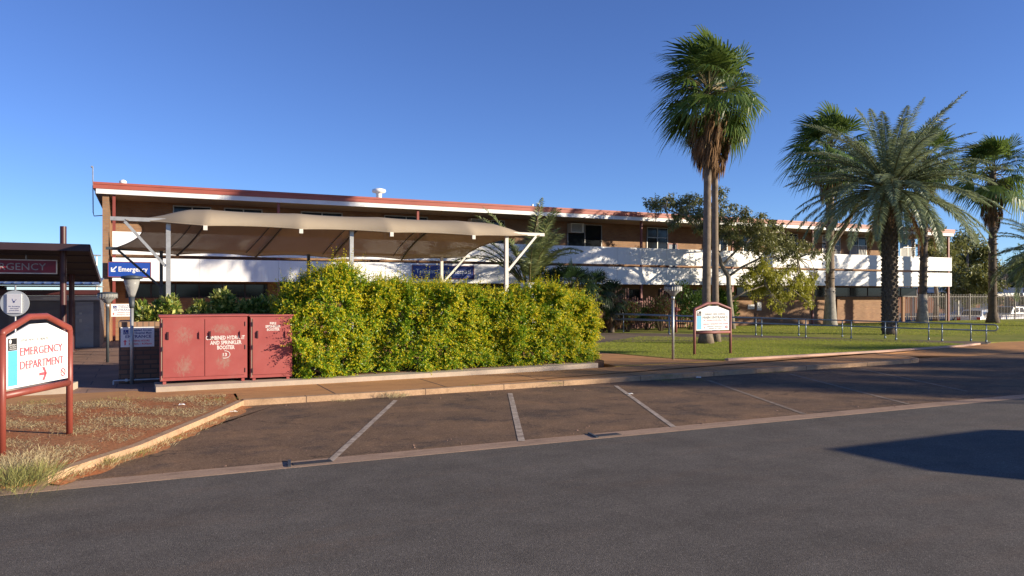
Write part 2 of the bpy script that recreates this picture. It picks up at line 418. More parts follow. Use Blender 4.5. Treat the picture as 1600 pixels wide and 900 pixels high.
# ------------------------------------------------------------------ ground, road, paths
def ground_z(x,y):
    def ss(a,b,t): t=min(1,max(0,(t-a)/(b-a))); return t*t*(3-2*t)
    return -.03 - .62*ss(38.5,42,y)*ss(46,49,x)*(1-ss(75,110,y))
xs=[-900,-400,-150,-70,-40]+list(np.arange(-30,121,3.))+[140,180,300,600,1200]
ys=[-500,-200,-80,-40]+list(np.arange(-24,91,3.))+[100,120,180,300,700,1500]
vs=[(x,y,ground_z(x,y)) for y in ys for x in xs]; nx=len(xs)
fs=[(j*nx+i,j*nx+i+1,(j+1)*nx+i+1,(j+1)*nx+i) for j in range(len(ys)-1) for i in range(nx-1)]
struct(MB().faces(vs,fs).build('ground',M['earth'],smooth=True))
ROAD=9.08
struct(MB().box(-300,400,-9,ROAD,-.1,0).build('road',M['road']))
struct(MB().box(-300,400,ROAD,ROAD+.34,-.1,.003).build('gutter',M['gutterm']))
VK=[gp(75,744),gp(110,731),gp(150,718),gp(219,696),gp(331,649),gp(358,637),gp(372,630)]   # kerb round the dirt verge (top outer edge)
PK=[gp(372,630),gp(400,626.5),gp(440,623),gp(500,622),gp(608,614),gp(811,602),gp(958,593),gp(1027,589),gp(1119,582),gp(1263,573),gp(1420,562)]
for i,p in enumerate(PK):
    PK[i]=Vector((p.x,14.45+.035*max(0,p.x-3),GZ))
PK[0].x=1.62
VK[-1]=PK[0].copy()
END=PK[-1]
# parking surface, up to the kerb line (slightly under it)
pk=[(VK[0].x-.2,ROAD+.34)]+[(p.x-.05,p.y+.03) for p in VK]+[(p.x,p.y+.05) for p in PK]+[(END.x+.05,END.y+.1),(END.x+.8,END.y+1.2),(END.x+.9,17.0),(24.5,17.2),(60,17.6),(60,ROAD+.34)]
struct(MB().slab(pk,-.1,.004).build('parking_area',M['parking']))
# kerbs
kb=MB(); kb.strip([(p.x,p.y) for p in PK],.16,-.08,GZ+.012,1); ARC=[(END.x+.9*math.sin(q),END.y+.9*(1-math.cos(q))) for q in np.linspace(.02,1.45,9)]+[(END.x+1.0,END.y+1.9)]; kb.strip(ARC,.16,-.08,GZ+.010,1)
struct(kb.build('kerb',M['kerbm']))
m=MB(); acc=0.; nxt=1.1
for a,b_ in zip(PK,PK[1:]):
    L_=(b_-a).length
    while nxt<acc+L_:
        p=a+(b_-a)*((nxt-acc)/L_); d=nrm(b_-a); q=Vector((-d.y,d.x,0)); m.bar(Vector((p.x,p.y,.0545))-q*.003,Vector((p.x,p.y,.0545))+q*.163,.014,.12); nxt+=1.9+.5*math.sin(nxt)
    acc+=L_
struct(m.build('kerb_joint_line',plain('kerb_joint_dirt',(.14,.085,.055),.9)))
kb=MB(); kb.strip([(p.x,p.y) for p in VK],.12,-.08,GZ+.006,1); struct(kb.build('verge_kerb',M['kerbm']))
# verge: lumpy red dirt between road gutter and footpath
def inpoly(x,y,P):
    c=False; n=len(P)
    for i in range(n):
        a=P[i]; b=P[(i+1)%n]
        if (a[1]>y)!=(b[1]>y) and x<(b[0]-a[0])*(y-a[1])/(b[1]-a[1])+a[0]: c=not c
    return c
PATH_F=15.55   # road-side edge of the footpath where the verge meets it
vp=[(-40,ROAD+.36)]+[(p.x-.07,p.y+.055) for p in VK]+[(1.6,PATH_F),(-40,PATH_F)]
struct(MB().slab(vp,-.1,GZ).build('verge',M['earth']))
# footpath
fpf=[(1.55,PATH_F)]+[(PK[0].x-.1,PK[0].y+.17)]+[(p.x,p.y+.16) for p in PK[1:]]+[(a[0]-.1,a[1]+.06) for a in ARC]+[(23.4,17.3)]
fpb=[(30,18.9),(27,18.0),(22,17.45),(16,17.15),(11,17.0),(8,16.75),(3.5,16.5),(.2,16.42),(-.2,16.9),(-40,16.9)]
struct(MB().slab(fpf+fpb+[(-40,PATH_F)],-.1,GZ).build('footpath',M['path']))
# footpath joints
jt=MB()
for x in (3.3,5.6,8.0,10.4,12.9,15.5,18.2): jt.slab([(x,14.7+.035*max(0,x-3)),(x+.025,14.7+.035*max(0,x-3)),(x+.025,16.40+.045*max(0,x-4)),(x,16.40+.045*max(0,x-4))],GZ,GZ+.0025)
struct(jt.build('footpath_joint_lines',plain('joint_dirt',(.12,.07,.05),.9)))
# forecourt of the emergency block
struct(MB().slab([(-40,16.9),(-.2,16.9),(.2,16.42),(.3,18.2),(3.0,18.2),(3.0,35.2),(-1.4,35.2),(-40,35.2)],-.1,GZ-.004).build('forecourt_paving',M['paver']))
# bed edging (concrete plinth under cabinets and hedge) and bed soil
pl=[(.22,16.42),(3.5,16.48),(7.2,16.72),(9.6,17.0),(10.75,17.18)]
struct(MB().strip(pl,.95,0,GZ+.10,1).build('bed_edging',M['concrete']))
struct(MB().slab([(3.0,16.9),(7.2,17.2),(11.2,17.6),(11.6,19.2),(3.0,20.2)],0,GZ+.115).build('garden_bed',M['soil']))
# cross path into the grounds and its yellow edge
struct(MB().slab([(11.3,17.02),(12.2,17.06),(15.1,17.12),(14.0,18.6),(13.2,23.2),(3.0,35.2),(3.0,20.3),(11.6,19.2)],-.1,GZ+.001).build('cross_path',M['path']))
y0=gp(917,574.2); y1=gp(1042,569.2)
struct(MB().slab([(11.22,17.05),(15.0,17.12),(15.0,17.21),(11.22,17.14)],GZ,GZ+.006).build('yellow_edge_line',M['yellow_line']))
# lawn: front strip and the lawn behind the ramp, one sheet with the ramp on it
lawn=[(15.15,17.30),(16.5,17.34),(22,17.62),(26.6,18.2),(29.5,19.1),(60,19.4),(110,19.4),(110,37.6),(3.05,35.1),(13.3,23.3),(14.05,18.6)]
struct(MB().slab(lawn,-.1,GZ+.012).build('lawn',M['lawn']))
lk=MB().strip([(15.1,17.14),(16.5,17.17),(22,17.45),(26.8,18.05),(28.6,18.55)],.15,-.05,GZ+.06,1)
struct(lk.build('lawn_kerb',plain('pinkish_kerb',(.50,.33,.25),.9,.12,2,.2)))
# ramp path between the handrails
A=gp(860,520); B=gp(1048,521.5); C_=gp(1185,524.5); D=gp(1330,529.5); E=gp(1472,533); F=gp(1550,534.5)
A2=gp(870,536); B2=gp(1080,534.5); C2=gp(1195,531.5); D2=gp(1330,533.5); E2=gp(1450,537); F2=gp(1543,538)
struct(MB().slab([(p.x,p.y) for p in (A2,B2,C2,D2,E2,F2,F,E,D,C_,B,A)],-.1,GZ+.017).build('ramp_path',M['ramp']))
bk=[(21.5,17.42),(24.4,17.74),(26.8,18.04),(28.7,18.52),(31,19.2),(60,19.5),(110,19.5)]; fr=[(21.0,16.3),(24,16.0),(27,16.2),(30,16.4),(34,16.6),(60,16.8),(110,17)]
vs=[(x,y,GZ+.004) for x,y in bk]+[(x,y,.004 if i else GZ*.8) for i,(x,y) in enumerate(fr)]
struct(MB().faces(vs,[(i,i+7,i+8,i+1) for i in range(6)]).build('driveway_apron',M['path']))
# parking bay lines
def line(name,a,b,w,m):
    a=gp(*a,0); b=gp(*b,0); d=nrm(b-a); n=Vector((-d.y,d.x,0))*w/2
    return struct(MB().poly([a+n+Vector((0,0,.008)),a-n+Vector((0,0,.008)),b-n+Vector((0,0,.008)),b+n+Vector((0,0,.008))]).build('road_marking',m))
line('l',(618,626),(515,722),.085,M['line']); line('l',(797,615),(815,690),.095,M['line']); line('l',(962,603),(1053,668),.085,M['line'])
line('l',(1105,594),(1258,648),.09,M['faint']); line('l',(1235,585),(1420,632),.09,M['faint']); line('l',(1345,577),(1512,612),.09,M['faint'])

struct(MB().box(50.5,112,42.6,73,-.75,-.625).build('car_park',M['road']))

r=random.Random(2); L=[Vector((p.x,p.y,0)) for p in VK]; pts=[]
for a,b_ in zip(L,L[1:]):
    n_=max(2,int((b_-a).length/.12))
    for k in range(n_): pts.append(a+(b_-a)*k/n_)
d_=nrm(L[-1]-L[0]); nn=Vector((d_.y,-d_.x,0))
outer=[p+nn*(.06+.12*abs(math.sin(i*.37))+r.uniform(0,.08)) for i,p in enumerate(pts)]
inner=[p-nn*.02 for p in pts]
m=MB(); vs=[(p.x,p.y,.03) for p in inner]+[(p.x,p.y,.005) for p in outer]; n_=len(pts)
m.faces(vs,[(i,i+n_,i+n_+1,i+1) for i in range(n_-1)]); struct(m.build('dirt_drift_ground',M['earth'],smooth=True))
# ------------------------------------------------------------------ hospital building
FV=35.3; WV=37.5                              # balcony front plane, recessed wall plane
U0=-1.62; U1=51.1; NB=8
hosp=thing('hospital_building','long two storey brick hospital with white balcony bands and red roof edge','building',(U0,FV,GZ))
cols=[-1.08+k*(50.9+1.08)/NB for k in range(NB+1)]
BODY1=48.6
MB().box(U0+.12,BODY1,WV,WV+9,0,6.1).build('wall',M['brick'],hosp)
MB().box(U0+.12,U0+.36,FV+.02,WV,0,6.1).build('end_wall',M['brick'],hosp)
roof=MB().box(U0-.15,U1+.1,FV-.16,WV+9.2,6.16,6.44).build('roof',M['soffit'],hosp)
m=MB(); m.box(U0-.2,U1+.15,FV-.23,FV-.165,6.27,6.52); m.box(U0-.2,U0-.155,FV-.16,WV+9.2,6.27,6.52); m.box(U1+.105,U1+.15,FV-.16,WV+9.2,6.27,6.52)
m.box(U0-.2,U1+.15,FV-.255,FV-.232,6.44,6.53)
m.build('fascia',M['red_fascia'],roof)
m=MB(); m.box(U0-.1,U1+.05,FV-.20,FV-.165,6.07,6.267); m.box(U0-.14,U0-.1,FV-.16,WV+9,6.07,6.267);m.box(U1+.05,U1+.09,FV-.16,WV+9,6.07,6.267)
m.build('fascia_trim',M['white_trim'],roof)
MB().box(U0-.09,U1+.045,FV-.16,WV-.003,6.08,6.157).build('soffit',M['soffit'],roof)
# roof vents
p=pv(592,306,39.5)
MB().lathe((p.x,39.5,6.4),[(.15,0),(.15,.88),(.18,.93),(.33,.96),(.37,1.04),(.34,1.12),(.15,1.18)],18).build('roof_vent',M['white'],roof,True)
p=pv(192,287,38); MB().lathe((p.x,38,6.4),[(.12,0),(.12,.48),(.15,.49),(.15,.60),(.05,.66)],12).build('vent_pipe',M['white'],roof,True)
p=pv(832,312,38); MB().lathe((p.x,38,6.4),[(.06,0),(.06,.6),(.04,.62)],10).build('vent_pipe',M['white'],roof,True)
p=pv(1127,330,38.5); MB().lathe((p.x,38.5,6.4),[(.05,0),(.05,.75),(.09,.76),(.09,.9)],10).build('vent_pipe',M['dark_steel'],roof,True)
m=MB(); a=pv(150,330,WV-.6); xq=U0-.205
m.tube([(U0+.13,FV+1,5.3),(xq-.02,FV+.9,5.25),(xq-.05,FV+.85,5.4),(xq-.06,FV+.85,6.6),(xq-.06,FV+.85,7.3)],.022,6); m.tube([(xq-.06,FV+.85,7.25),(xq-.12,FV+.85,7.3)],.04,6)
m.build('antenna',M['steel'],hosp)
# deck and under-deck lining
MB().box(U0+.37,U1-.02,FV+.10,WV-.003,2.62,2.86).build('balcony_deck',M['soffit'],hosp)
# columns and bands, one of each per bay
for k,x in enumerate(cols):
    m=MB(); m.box(x-.055,x+.055,FV-.03,FV+.08,GZ,6.07)
    m.build('column',M['red_paint'] if k<3 or k>7 else M['pink_paint'],hosp)
M['seam']=plain('panel_joint_strip',(.66,.66,.65),.6)
def seams(parent,k,z0,z1,ya,yb):
    for f in (.25,.5,.75):
        x=cols[k]+(cols[k+1]-cols[k])*f; MB().box(x-.012,x+.012,ya,yb,z0,z1).build('seam',M['seam'],parent)
for k in range(NB):
    a=cols[k]+.004 if k else U0+.46; b=cols[k+1]-.004 if k<NB-1 else U1
    q1=MB().box(a if k else cols[0]-.06,b,FV-.09,FV-.034,3.64,4.57).build('balcony_panel',M['white_panel'],hosp); seams(q1,k,3.645,4.565,FV-.0955,FV-.089)
    q2=MB().box(a if k else cols[0]-.06,b,FV-.094,FV-.034,2.555,3.50).build('balcony_panel',M['white_panel'],hosp); seams(q2,k,2.56,3.495,FV-.0985,FV-.093)
for k in range(1,NB): MB().box(cols[k]+.10,cols[k]+.17,FV-.115,FV-.095,2.56,2.62).build('drain_spout',M['steel'],hosp)
MB().box(U1-.05,U1,FV-.03,WV+3,3.64,4.57).build('side_panel',M['white_panel'],hosp)
MB().box(U1-.05,U1,FV-.03,WV+3,2.555,3.50).build('side_panel',M['white_panel'],hosp)
for x in (BODY1+.9,U1-.06):
    for y in (WV+.8,WV+3): MB().box(x-.05,x+.05,y-.05,y+.05,GZ,6.07).build('column',M['pink_paint'],hosp)
MB().box(BODY1,U1-.06,WV,WV+3,2.62,2.86).build('balcony_deck',M['soffit'],hosp)
# upper windows on the recessed wall
def window(parent,x0,x1,z0,z1,y,n=2,trans=None,refl=False,frame='alu',name='window'):
    fr=MB(); t=.05
    fr.box(x0,x1,y-.05,y-.003,z0,z0+t); fr.box(x0,x1,y-.05,y-.003,z1-t,z1)
    for i in range(n+1):
        x=x0+(x1-x0-t)*i/n; fr.box(x,x+t,y-.052,y-.003,z0+t+.001,z1-t-.001)
    if trans: fr.box(x0+t,x1-t,y-.048,y-.003,trans,trans+t)
    w=fr.build(name,M[frame],parent)
    MB().box(x0+.01,x1-.01,y-.02,y-.004,z0+.01,z1-.01).build('pane',M['glass_dark'],w)
    if refl:
        c=MB(); c.box(x0+.06,(x0+x1)/2-.04,y-.026,y-.0205,z0+.06,z0+(z1-z0)*.62); c.box((x0+x1)/2+.06,x1-.06,y-.026,y-.0205,z0+.06,z0+(z1-z0)*.62); c.build('pane_reflection',M['pane_reflection'],w)  # pale sheets draw the reflection in the lower part of the pane
    return w
def wx(px): return pv(px,400,WV).x
for a,b,n,tr,cu in ((270,330,2,None,0),(350,410,2,None,0),(470,535,2,None,0),(600,668,2,None,0),(766,788,1,None,0),(886,940,2,None,0),(1010,1043,2,5.35,0),(1112,1136,2,5.3,0),
                 (1160,1184,2,5.3,0),(1216,1246,2,5.3,0),(1284,1312,2,5.3,1),(1327,1353,2,5.35,1),(1406,1429,2,5.35,1)):
    window(hosp,wx(a),wx(b),4.25,5.98,WV,n,tr,cu)
# blue-grey door with a pink surround
x0,x1=wx(1042.5),wx(1058)
d=MB().box(x0+.07,x1-.07,WV-.05,WV-.003,2.87,5.0).build('door',plain('grey_blue_door',(.17,.20,.25),.5),hosp)
m=MB(); m.box(x0,x0+.07,WV-.07,WV-.003,2.87,5.07); m.box(x1-.07,x1,WV-.07,WV-.003,2.87,5.07); m.box(x0+.071,x1-.071,WV-.07,WV-.003,5.003,5.07); m.build('door_frame',M['pink_paint'],d)
# ground floor strip windows (high) with red mullions
for a,b,n in ((196,418,6),(436,640,6),(655,830,5),(1150,1262,4),(1272,1432,6)):
    window(hosp,wx(a),wx(b),1.84,2.50,WV,n,None,False,'purple_brown')
for px in (1308,1410): MB().box(wx(px)-.12,wx(px)+.12,WV-.12,WV-.003,0,1.82).build('pier',M['brick'],hosp)
for px in (990,1040,1090): 
    window(hosp,wx(px)-.55,wx(px)+.55,.5,2.3,WV,2,None,False,'purple_brown')  # dark windows added to stand for the shade of the open undercroft
p=pv(1435,480,WV-.06); MB().tube([(p.x,WV-.06,GZ),(p.x,WV-.06,6.05)],.045,8).build('downpipe',M['pink_paint'],hosp)
p=pv(160,480,FV-.06)

# air conditioners on the upper wall
def aircon(px,label):
    x=wx(px); t=thing('air_conditioner',label,'air conditioner',(x,WV-.3,5.3),'window air conditioners on the upper wall')
    MB().box(x-.42,x+.42,WV-.45,WV-.054,5.45,5.97).build('casing',M['cream_steel'],t)
    m=MB()
    for k in range(9): m.box(x-.36,x+.28,WV-.463,WV-.452,5.51+k*.047,5.535+k*.047)
    m.build('grille',M['dark_steel'],t)
aircon(896,'white box air conditioner over the dark upstairs window beside the feather palm')
aircon(742,'white box air conditioner high on the wall behind the shade sail')
aircon(1283,'white box air conditioner on the upstairs wall behind the leaning palm stem')

# wall sign boards
def board(name,label,cat,x0,x1,z0,z1,y,mat,frame=None,ft=.03,th=.05):
    t=thing(name,label,cat,((x0+x1)/2,y,z0))
    MB().box(x0,x1,y,y+th,z0,z1).build('panel',M[mat],t)
    if frame:
        m=MB(); m.box(x0-ft,x1+ft,y-.01,y+th,z1,z1+ft); m.box(x0-ft,x1+ft,y-.01,y+th,z0-ft,z0); m.box(x0-ft,x0-.0005,y-.01,y+th,z0,z1); m.box(x1+.0005,x1+ft,y-.01,y+th,z0,z1)
        m.build('frame',M[frame],t)
    return t
yS=FV-.16
a=pv(169.5,432,yS); b=pv(235,410.5,yS)
x0,x1,z0,z1=a.x,b.x,a.z,pv(200,410,yS).z
s=board('direction_sign','blue wall sign reading Emergency with a white diagonal arrow','sign',x0,x1,z0,z1,yS,'sign_blue','red_paint',.025)
m=MB(); w=x1-x0; h=z1-z0
m.text('Emergency',(x0+w*.235,yS-.004,z0+h*.36),(1,0,0),(0,0,1),w*.70,h*.33,.02); m.build('lettering',M['ink_white'],s)
m=MB(); cx,cz,ar=x0+w*.125,z0+h*.53,h*.2
m.prism([(cx-ar*.9,yS-.004,cz-ar),(cx+ar*.5,yS-.004,cz-ar),(cx+ar*.5,yS-.004,cz-ar*.6),(cx-ar*.5,yS-.004,cz-ar*.6),(cx-ar*.5,yS-.004,cz+ar*.5),(cx-ar*.9,yS-.004,cz+ar*.5)],(0,.003,0))
m.prism([(cx-ar*.62,yS-.0045,cz-ar*.40),(cx-ar*.36,yS-.0045,cz-ar*.68),(cx+ar*.98,yS-.0045,cz+ar*.72),(cx+ar*.72,yS-.0045,cz+ar)],(0,.003,0))
m.build('arrow',M['ink_white'],s)
a=pv(645,435,yS); b=pv(740,416,yS)
x0,x1,z0,z1=a.x,b.x,pv(690,435,yS).z,pv(690,415.5,yS).z
s=board('name_sign','long blue hospital name sign in white lettering above the hedge','sign',x0,x1,z0,z1,yS,'sign_blue_dark','red_paint',.025)
w=x1-x0; h=z1-z0
m=MB(); m.text('Tennant Creek Hospital',(x0+w*.05,yS-.004,z0+h*.40),(1,0,0),(0,0,1),w*.90,h*.34,.004); m.build('lettering',M['ink_white'],s)
# small wall notice with entrance wording, right of the corner column
def entrance_board(label,x0,x1,z0,z1,y,wording,arrow,bold=.012):
    s=board('entrance_notice',label,'sign',x0,x1,z0,z1,y,'sign_white',None,0,.03)
    w=x1-x0; h=z1-z0; y-=.003
    m=MB(); m.text(wording[0],(x0+w*.30,y,z0+h*.80),(1,0,0),(0,0,1),w*.62,h*.10,bold); m.text(wording[1],(x0+w*.30,y,z0+h*.66),(1,0,0),(0,0,1),w*.62,h*.10,bold)
    m.text('ENTRANCE',(x0+w*.14,y,z0+h*.46),(1,0,0),(0,0,1),w*.77,h*.135,bold)
    m.prism([(x0+w*.08,y,z0+h*.64),(x0+w*.23,y,z0+h*.64),(x0+w*.23,y,z0+h*.87),(x0+w*.08,y,z0+h*.87)],(0,.002,0)); m.build('lettering',M['ink_blue'],s)
    # seated figure in a wheelchair, white on the blue square
    m=MB(); X=lambda t:x0+w*(.08+.15*t); Z=lambda t:z0+h*(.64+.23*t); yy=y-.003
    ring=[]; 
    for k in range(14):
        a0=math.pi*(.75+k*1.1/13); ring.append((X(.42+.26*math.cos(a0)),yy,Z(.36+.24*math.sin(a0))))
    m.tube(ring,w*.006,4); m.tube([(X(.42),yy,Z(.72)),(X(.44),yy,Z(.42)),(X(.68),yy,Z(.42)),(X(.78),yy,Z(.16))],w*.008,4); m.lathe((X(.42),yy-.002,Z(.80)),[(w*.010,-.006),(w*.010,.006)],8)
    m.build('wheelchair_symbol',M['ink_white'],s)
    m=MB(); m.text(wording[2],(x0+w*.24,y,z0+h*.27),(1,0,0),(0,0,1),w*.62,h*.085,bold); m.text(wording[3],(x0+w*.24,y,z0+h*.12),(1,0,0),(0,0,1),w*.68,h*.085,bold)
    if arrow:
        cx=x0+w*.13
        m.prism([(cx-w*.02,y,z0+h*.10),(cx+w*.02,y,z0+h*.10),(cx+w*.02,y,z0+h*.28),(cx-w*.02,y,z0+h*.28)],(0,.002,0)); m.prism([(cx-w*.055,y-.001,z0+h*.27),(cx+w*.055,y-.001,z0+h*.27),(cx,y-.001,z0+h*.38)],(0,.002,0))
    else:
        cx=x0+w*.10; m.box(cx-w*.035,cx+w*.035,y-.002,y,z0+h*.19,z0+h*.25); m.box(cx-w*.012,cx+w*.012,y-.004,y-.002,z0+h*.12,z0+h*.32)
    m.build('red_lettering',M['ink_red'],s)
    return s
yN=WV-.04
a=pv(173.5,495,FV-.2); b=pv(211,475,FV-.2)
entrance_board('white entrance notice on the sunlit brick wall behind the slim lamp',a.x,b.x,a.z,pv(190,475,FV-.2).z,FV-.06,('Disabled Access','to Hospital Main','OPENING HOURS','Emergency 24 hours'),False)
# white notices low on the right-hand wall
for px0,px1,py0,py1,lb in ((1168,1178,476,483,'small square white notice on shaded brick wall'),(1182,1189,472,485,'small upright pale notice on brick wall beside the square one')):
    a=pv(px0,py1,WV); b=pv(px1,py0,WV)
    t=board('wall_notice',lb,'notice',a.x,b.x,a.z,b.z,WV-.04,'sign_white',None,0,.03)
    m=MB(); w=b.x-a.x; h=b.z-a.z
    for k in range(3): m.box(a.x+w*.2,a.x+w*.8,WV-.043,WV-.04,a.z+h*(.25+.2*k),a.z+h*(.30+.2*k))
    m.build('printing',M['grey_ink'],t)
# timber batten screen at the front of the undercroft
t=thing('batten_screen','red brown batten screen standing under the middle of the balcony','screen',(pv(1015,500,35.0).x,35.0,GZ))
xa,xb=pv(962,500,35).x,pv(1072,500,35).x
m=MB(); x=xa; i=0
while x<xb:
    top=2.35 if (x-xa)/(xb-xa)<.18 or (x-xa)/(xb-xa)>.62 else 1.75+.15*math.sin(i)
    m.box(x,x+.07,35.0,35.03,GZ,top); x+=.155; i+=1
m.build('battens',plain('dull_red_batten',(.13,.05,.042),.7,.25,4),t)
m=MB()
for z in (.3,.95,1.55): m.box(xa,xb,35.031,35.08,z,z+.08)
m.build('rail',M['pink_paint'],t)

# ------------------------------------------------------------------ emergency block, left
EV=31.4; E1=-1.42
em=thing('emergency_building','low emergency wing with a dark sloping entry canopy and glass doors','building',(-6,EV,GZ))
MB().box(-24,-4.7,EV+.3,EV+3.4,0,2.28).build('wall',plain('dim_wall',(.045,.04,.04),.8),em)  # wall colour lowered to hold the deep shade under the canopy
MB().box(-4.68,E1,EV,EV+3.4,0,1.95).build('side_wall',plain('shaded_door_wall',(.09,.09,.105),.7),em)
MB().box(-24,E1,EV-.12,EV+3.4,2.285,2.31).build('ceiling',M['soffit'],em)
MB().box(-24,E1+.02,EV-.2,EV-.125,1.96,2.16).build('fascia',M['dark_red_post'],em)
MB().box(-24,E1+.01,EV-.15,EV-.02,1.79,1.955).build('trim',M['pale_wall'],em)
# entrance doors: dark glass with frames
gx0,gx1=pv(40,500,EV).x,pv(112,500,EV).x
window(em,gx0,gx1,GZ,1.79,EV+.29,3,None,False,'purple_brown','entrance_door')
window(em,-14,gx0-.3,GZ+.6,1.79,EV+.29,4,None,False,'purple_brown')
dx0,dx1=pv(118,500,EV).x,pv(146,500,EV).x
d=MB().box(dx0,dx1,EV-.04,EV-.003,GZ,1.74).build('door',plain('pale_door',(.19,.20,.225),.5),em)
MB().box(dx0+.12,dx0+.20,EV-.06,EV-.042,1.0,1.12).build('push_plate',M['alu'],d); MB().box(dx0+.12,dx0+.20,EV-.06,EV-.042,1.28,1.36).build('lock_plate',M['alu'],d)
# metal roof behind the canopy
m=MB(); m.prism([(-24,EV-.2,2.32),(-24,EV+3.4,2.62),(-24,EV+3.4,2.66),(-24,EV-.2,2.36)],(24+E1,0,0))
x=-23.9
while x<E1: m.prism([(x,EV-.2,2.361),(x,EV+3.4,2.661),(x,EV+3.4,2.69),(x,EV-.2,2.39)],(.05,0,0)); x+=.3
m.build('roof',M['roof_blue'],em)
# canopy
cz0=3.30; c0y=25.0; cz1=2.44; c1y=31.15
m=MB(); m.prism([(E1-26,c0y,cz0),(E1-26,c1y,cz1),(E1-26,c1y,cz1+.10),(E1-26,c0y,cz0+.10)],(26,0,0))
cn=m.build('canopy',plain('shaded_canopy_lining',(.028,.027,.03),.7,.1,1),em)  # lining colour darkened to hold the canopy's own shade
m=MB(); m.box(E1-26,E1+.03,c0y-.06,c0y-.002,cz0-.07,cz0+.13)
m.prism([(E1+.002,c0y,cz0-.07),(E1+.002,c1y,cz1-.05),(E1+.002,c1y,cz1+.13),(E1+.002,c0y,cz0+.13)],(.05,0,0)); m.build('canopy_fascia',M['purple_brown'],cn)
m=MB()
for k in range(5):
    y=c0y+1+k*1.2; z=cz0-(cz0-cz1)*(y-c0y)/(c1y-c0y); m.box(E1-26,E1-.02,y,y+.03,z-.03,z+.001)
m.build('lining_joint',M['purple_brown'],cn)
for x,y,zt in ((-2.07,25.4,3.95),(-2.16,29.5,cz0-(cz0-cz1)*(29.5-c0y)/(c1y-c0y)),(-9.2,25.4,3.95),(-9.2,29.5,2.6)):
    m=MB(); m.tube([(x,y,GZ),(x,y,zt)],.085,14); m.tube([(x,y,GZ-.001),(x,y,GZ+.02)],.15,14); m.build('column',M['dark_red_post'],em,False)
# hanging EMERGENCY board under the canopy
yE=26.0; a=pv(87.5,426,yE); z0,z1=pv(60,426.3,yE).z,pv(60,407.3,yE).z
s=board('hanging_sign','maroon sign with grey EMERGENCY lettering hanging under the dark canopy','sign',a.x-4.1,a.x,z0,z1,yE,'sign_red','cream_steel',.03,.06)
m=MB(); m.text('EMERGENCY',(a.x-1.93,yE-.004,z0+(z1-z0)*.22),(1,0,0),(0,0,1),1.68,(z1-z0)*.56,.002); m.build('lettering',plain('dull_silver_lettering',(.34,.32,.31),.5),s)
for x in (a.x-.75,a.x-3.4): MB().tube([(x,yE+.03,z1+.03),(x,yE+.03,cz0-.16)],.018,6).build('hanger',M['alu'],s)
# ------------------------------------------------------------------ shade sail structure
VF=22.0; VB=27.5
sail=thing('shade_sail','long beige shade sail on steel posts in front of the hospital','shade structure',(pv(500,460,VF).x,VF,GZ))
fx=[pv(263,345,VF).x,pv(549,352,VF).x,pv(791,365,VF).x]; zF=3.88
bx=[pv(252,387,VB).x,pv(482,395,VB).x,pv(690,393,VB).x]; zB=3.42
xl,xr=fx[0],fx[2]
for i,x in enumerate(fx):
    m=MB().box(x-.055,x+.055,VF-.055,VF+.055,GZ,zF); m.box(x-.12,x+.12,VF-.12,VF+.12,GZ-.01,GZ+.02); m.build('post',M['steel'] if i<2 else M['cream_steel'],sail)
for i,x in enumerate(bx):
    m=MB().box(x-.05,x+.05,VB-.05,VB+.05,GZ,zB); m.box(x-.12,x+.12,VB-.12,VB+.12,GZ-.01,GZ+.02); m.build('post',M['dark_steel'] if i<2 else M['cream_steel'],sail)  # darker steel on back posts, strut and brace carries the sail's shade
MB().box(xl-1.35,xl+1.0,VF-.045,VF+.045,zF+.002,zF+.10).build('strut',M['steel'],sail)
MB().box(xr-.0,xr+1.35,VF-.045,VF+.045,zF+.002,zF+.10).build('strut',M['cream_steel'],sail)
MB().box(bx[0]-1.6,bx[0]+1.0,VB-.04,VB+.04,zB+.002,zB+.09).build('strut',M['dark_steel'],sail)
MB().box(bx[2]-.5,bx[2]+1.15,VB-.04,VB+.04,zB+.002,zB+.09).build('strut',M['cream_steel'],sail)
MB().box(xl+1.003,xr-.003,VF-.04,VF+.04,zF+.006,zF+.09).build('beam',M['dark_steel'],sail)
MB().box(bx[0]+1.003,bx[2]-.503,VB-.035,VB+.035,zB+.006,zB+.08).build('beam',M['dark_steel'],sail)
def brace(a,b,mm): MB().bar(a,b,.07,.07).build('brace',M[mm],sail)
brace((xl-1.02,VF,zF-.01),(xl-.06,VF,zF-1.15),'steel'); brace((xr+1.05,VF,zF-.01),(xr+.06,VF,zF-1.12),'cream_steel')
brace((bx[0]-1.25,VB,zB-.01),(bx[0]-.05,VB,zB-1.15),'dark_steel'); brace((bx[2]+.95,VB,zB-.01),(bx[2]+.05,VB,zB-.98),'cream_steel')
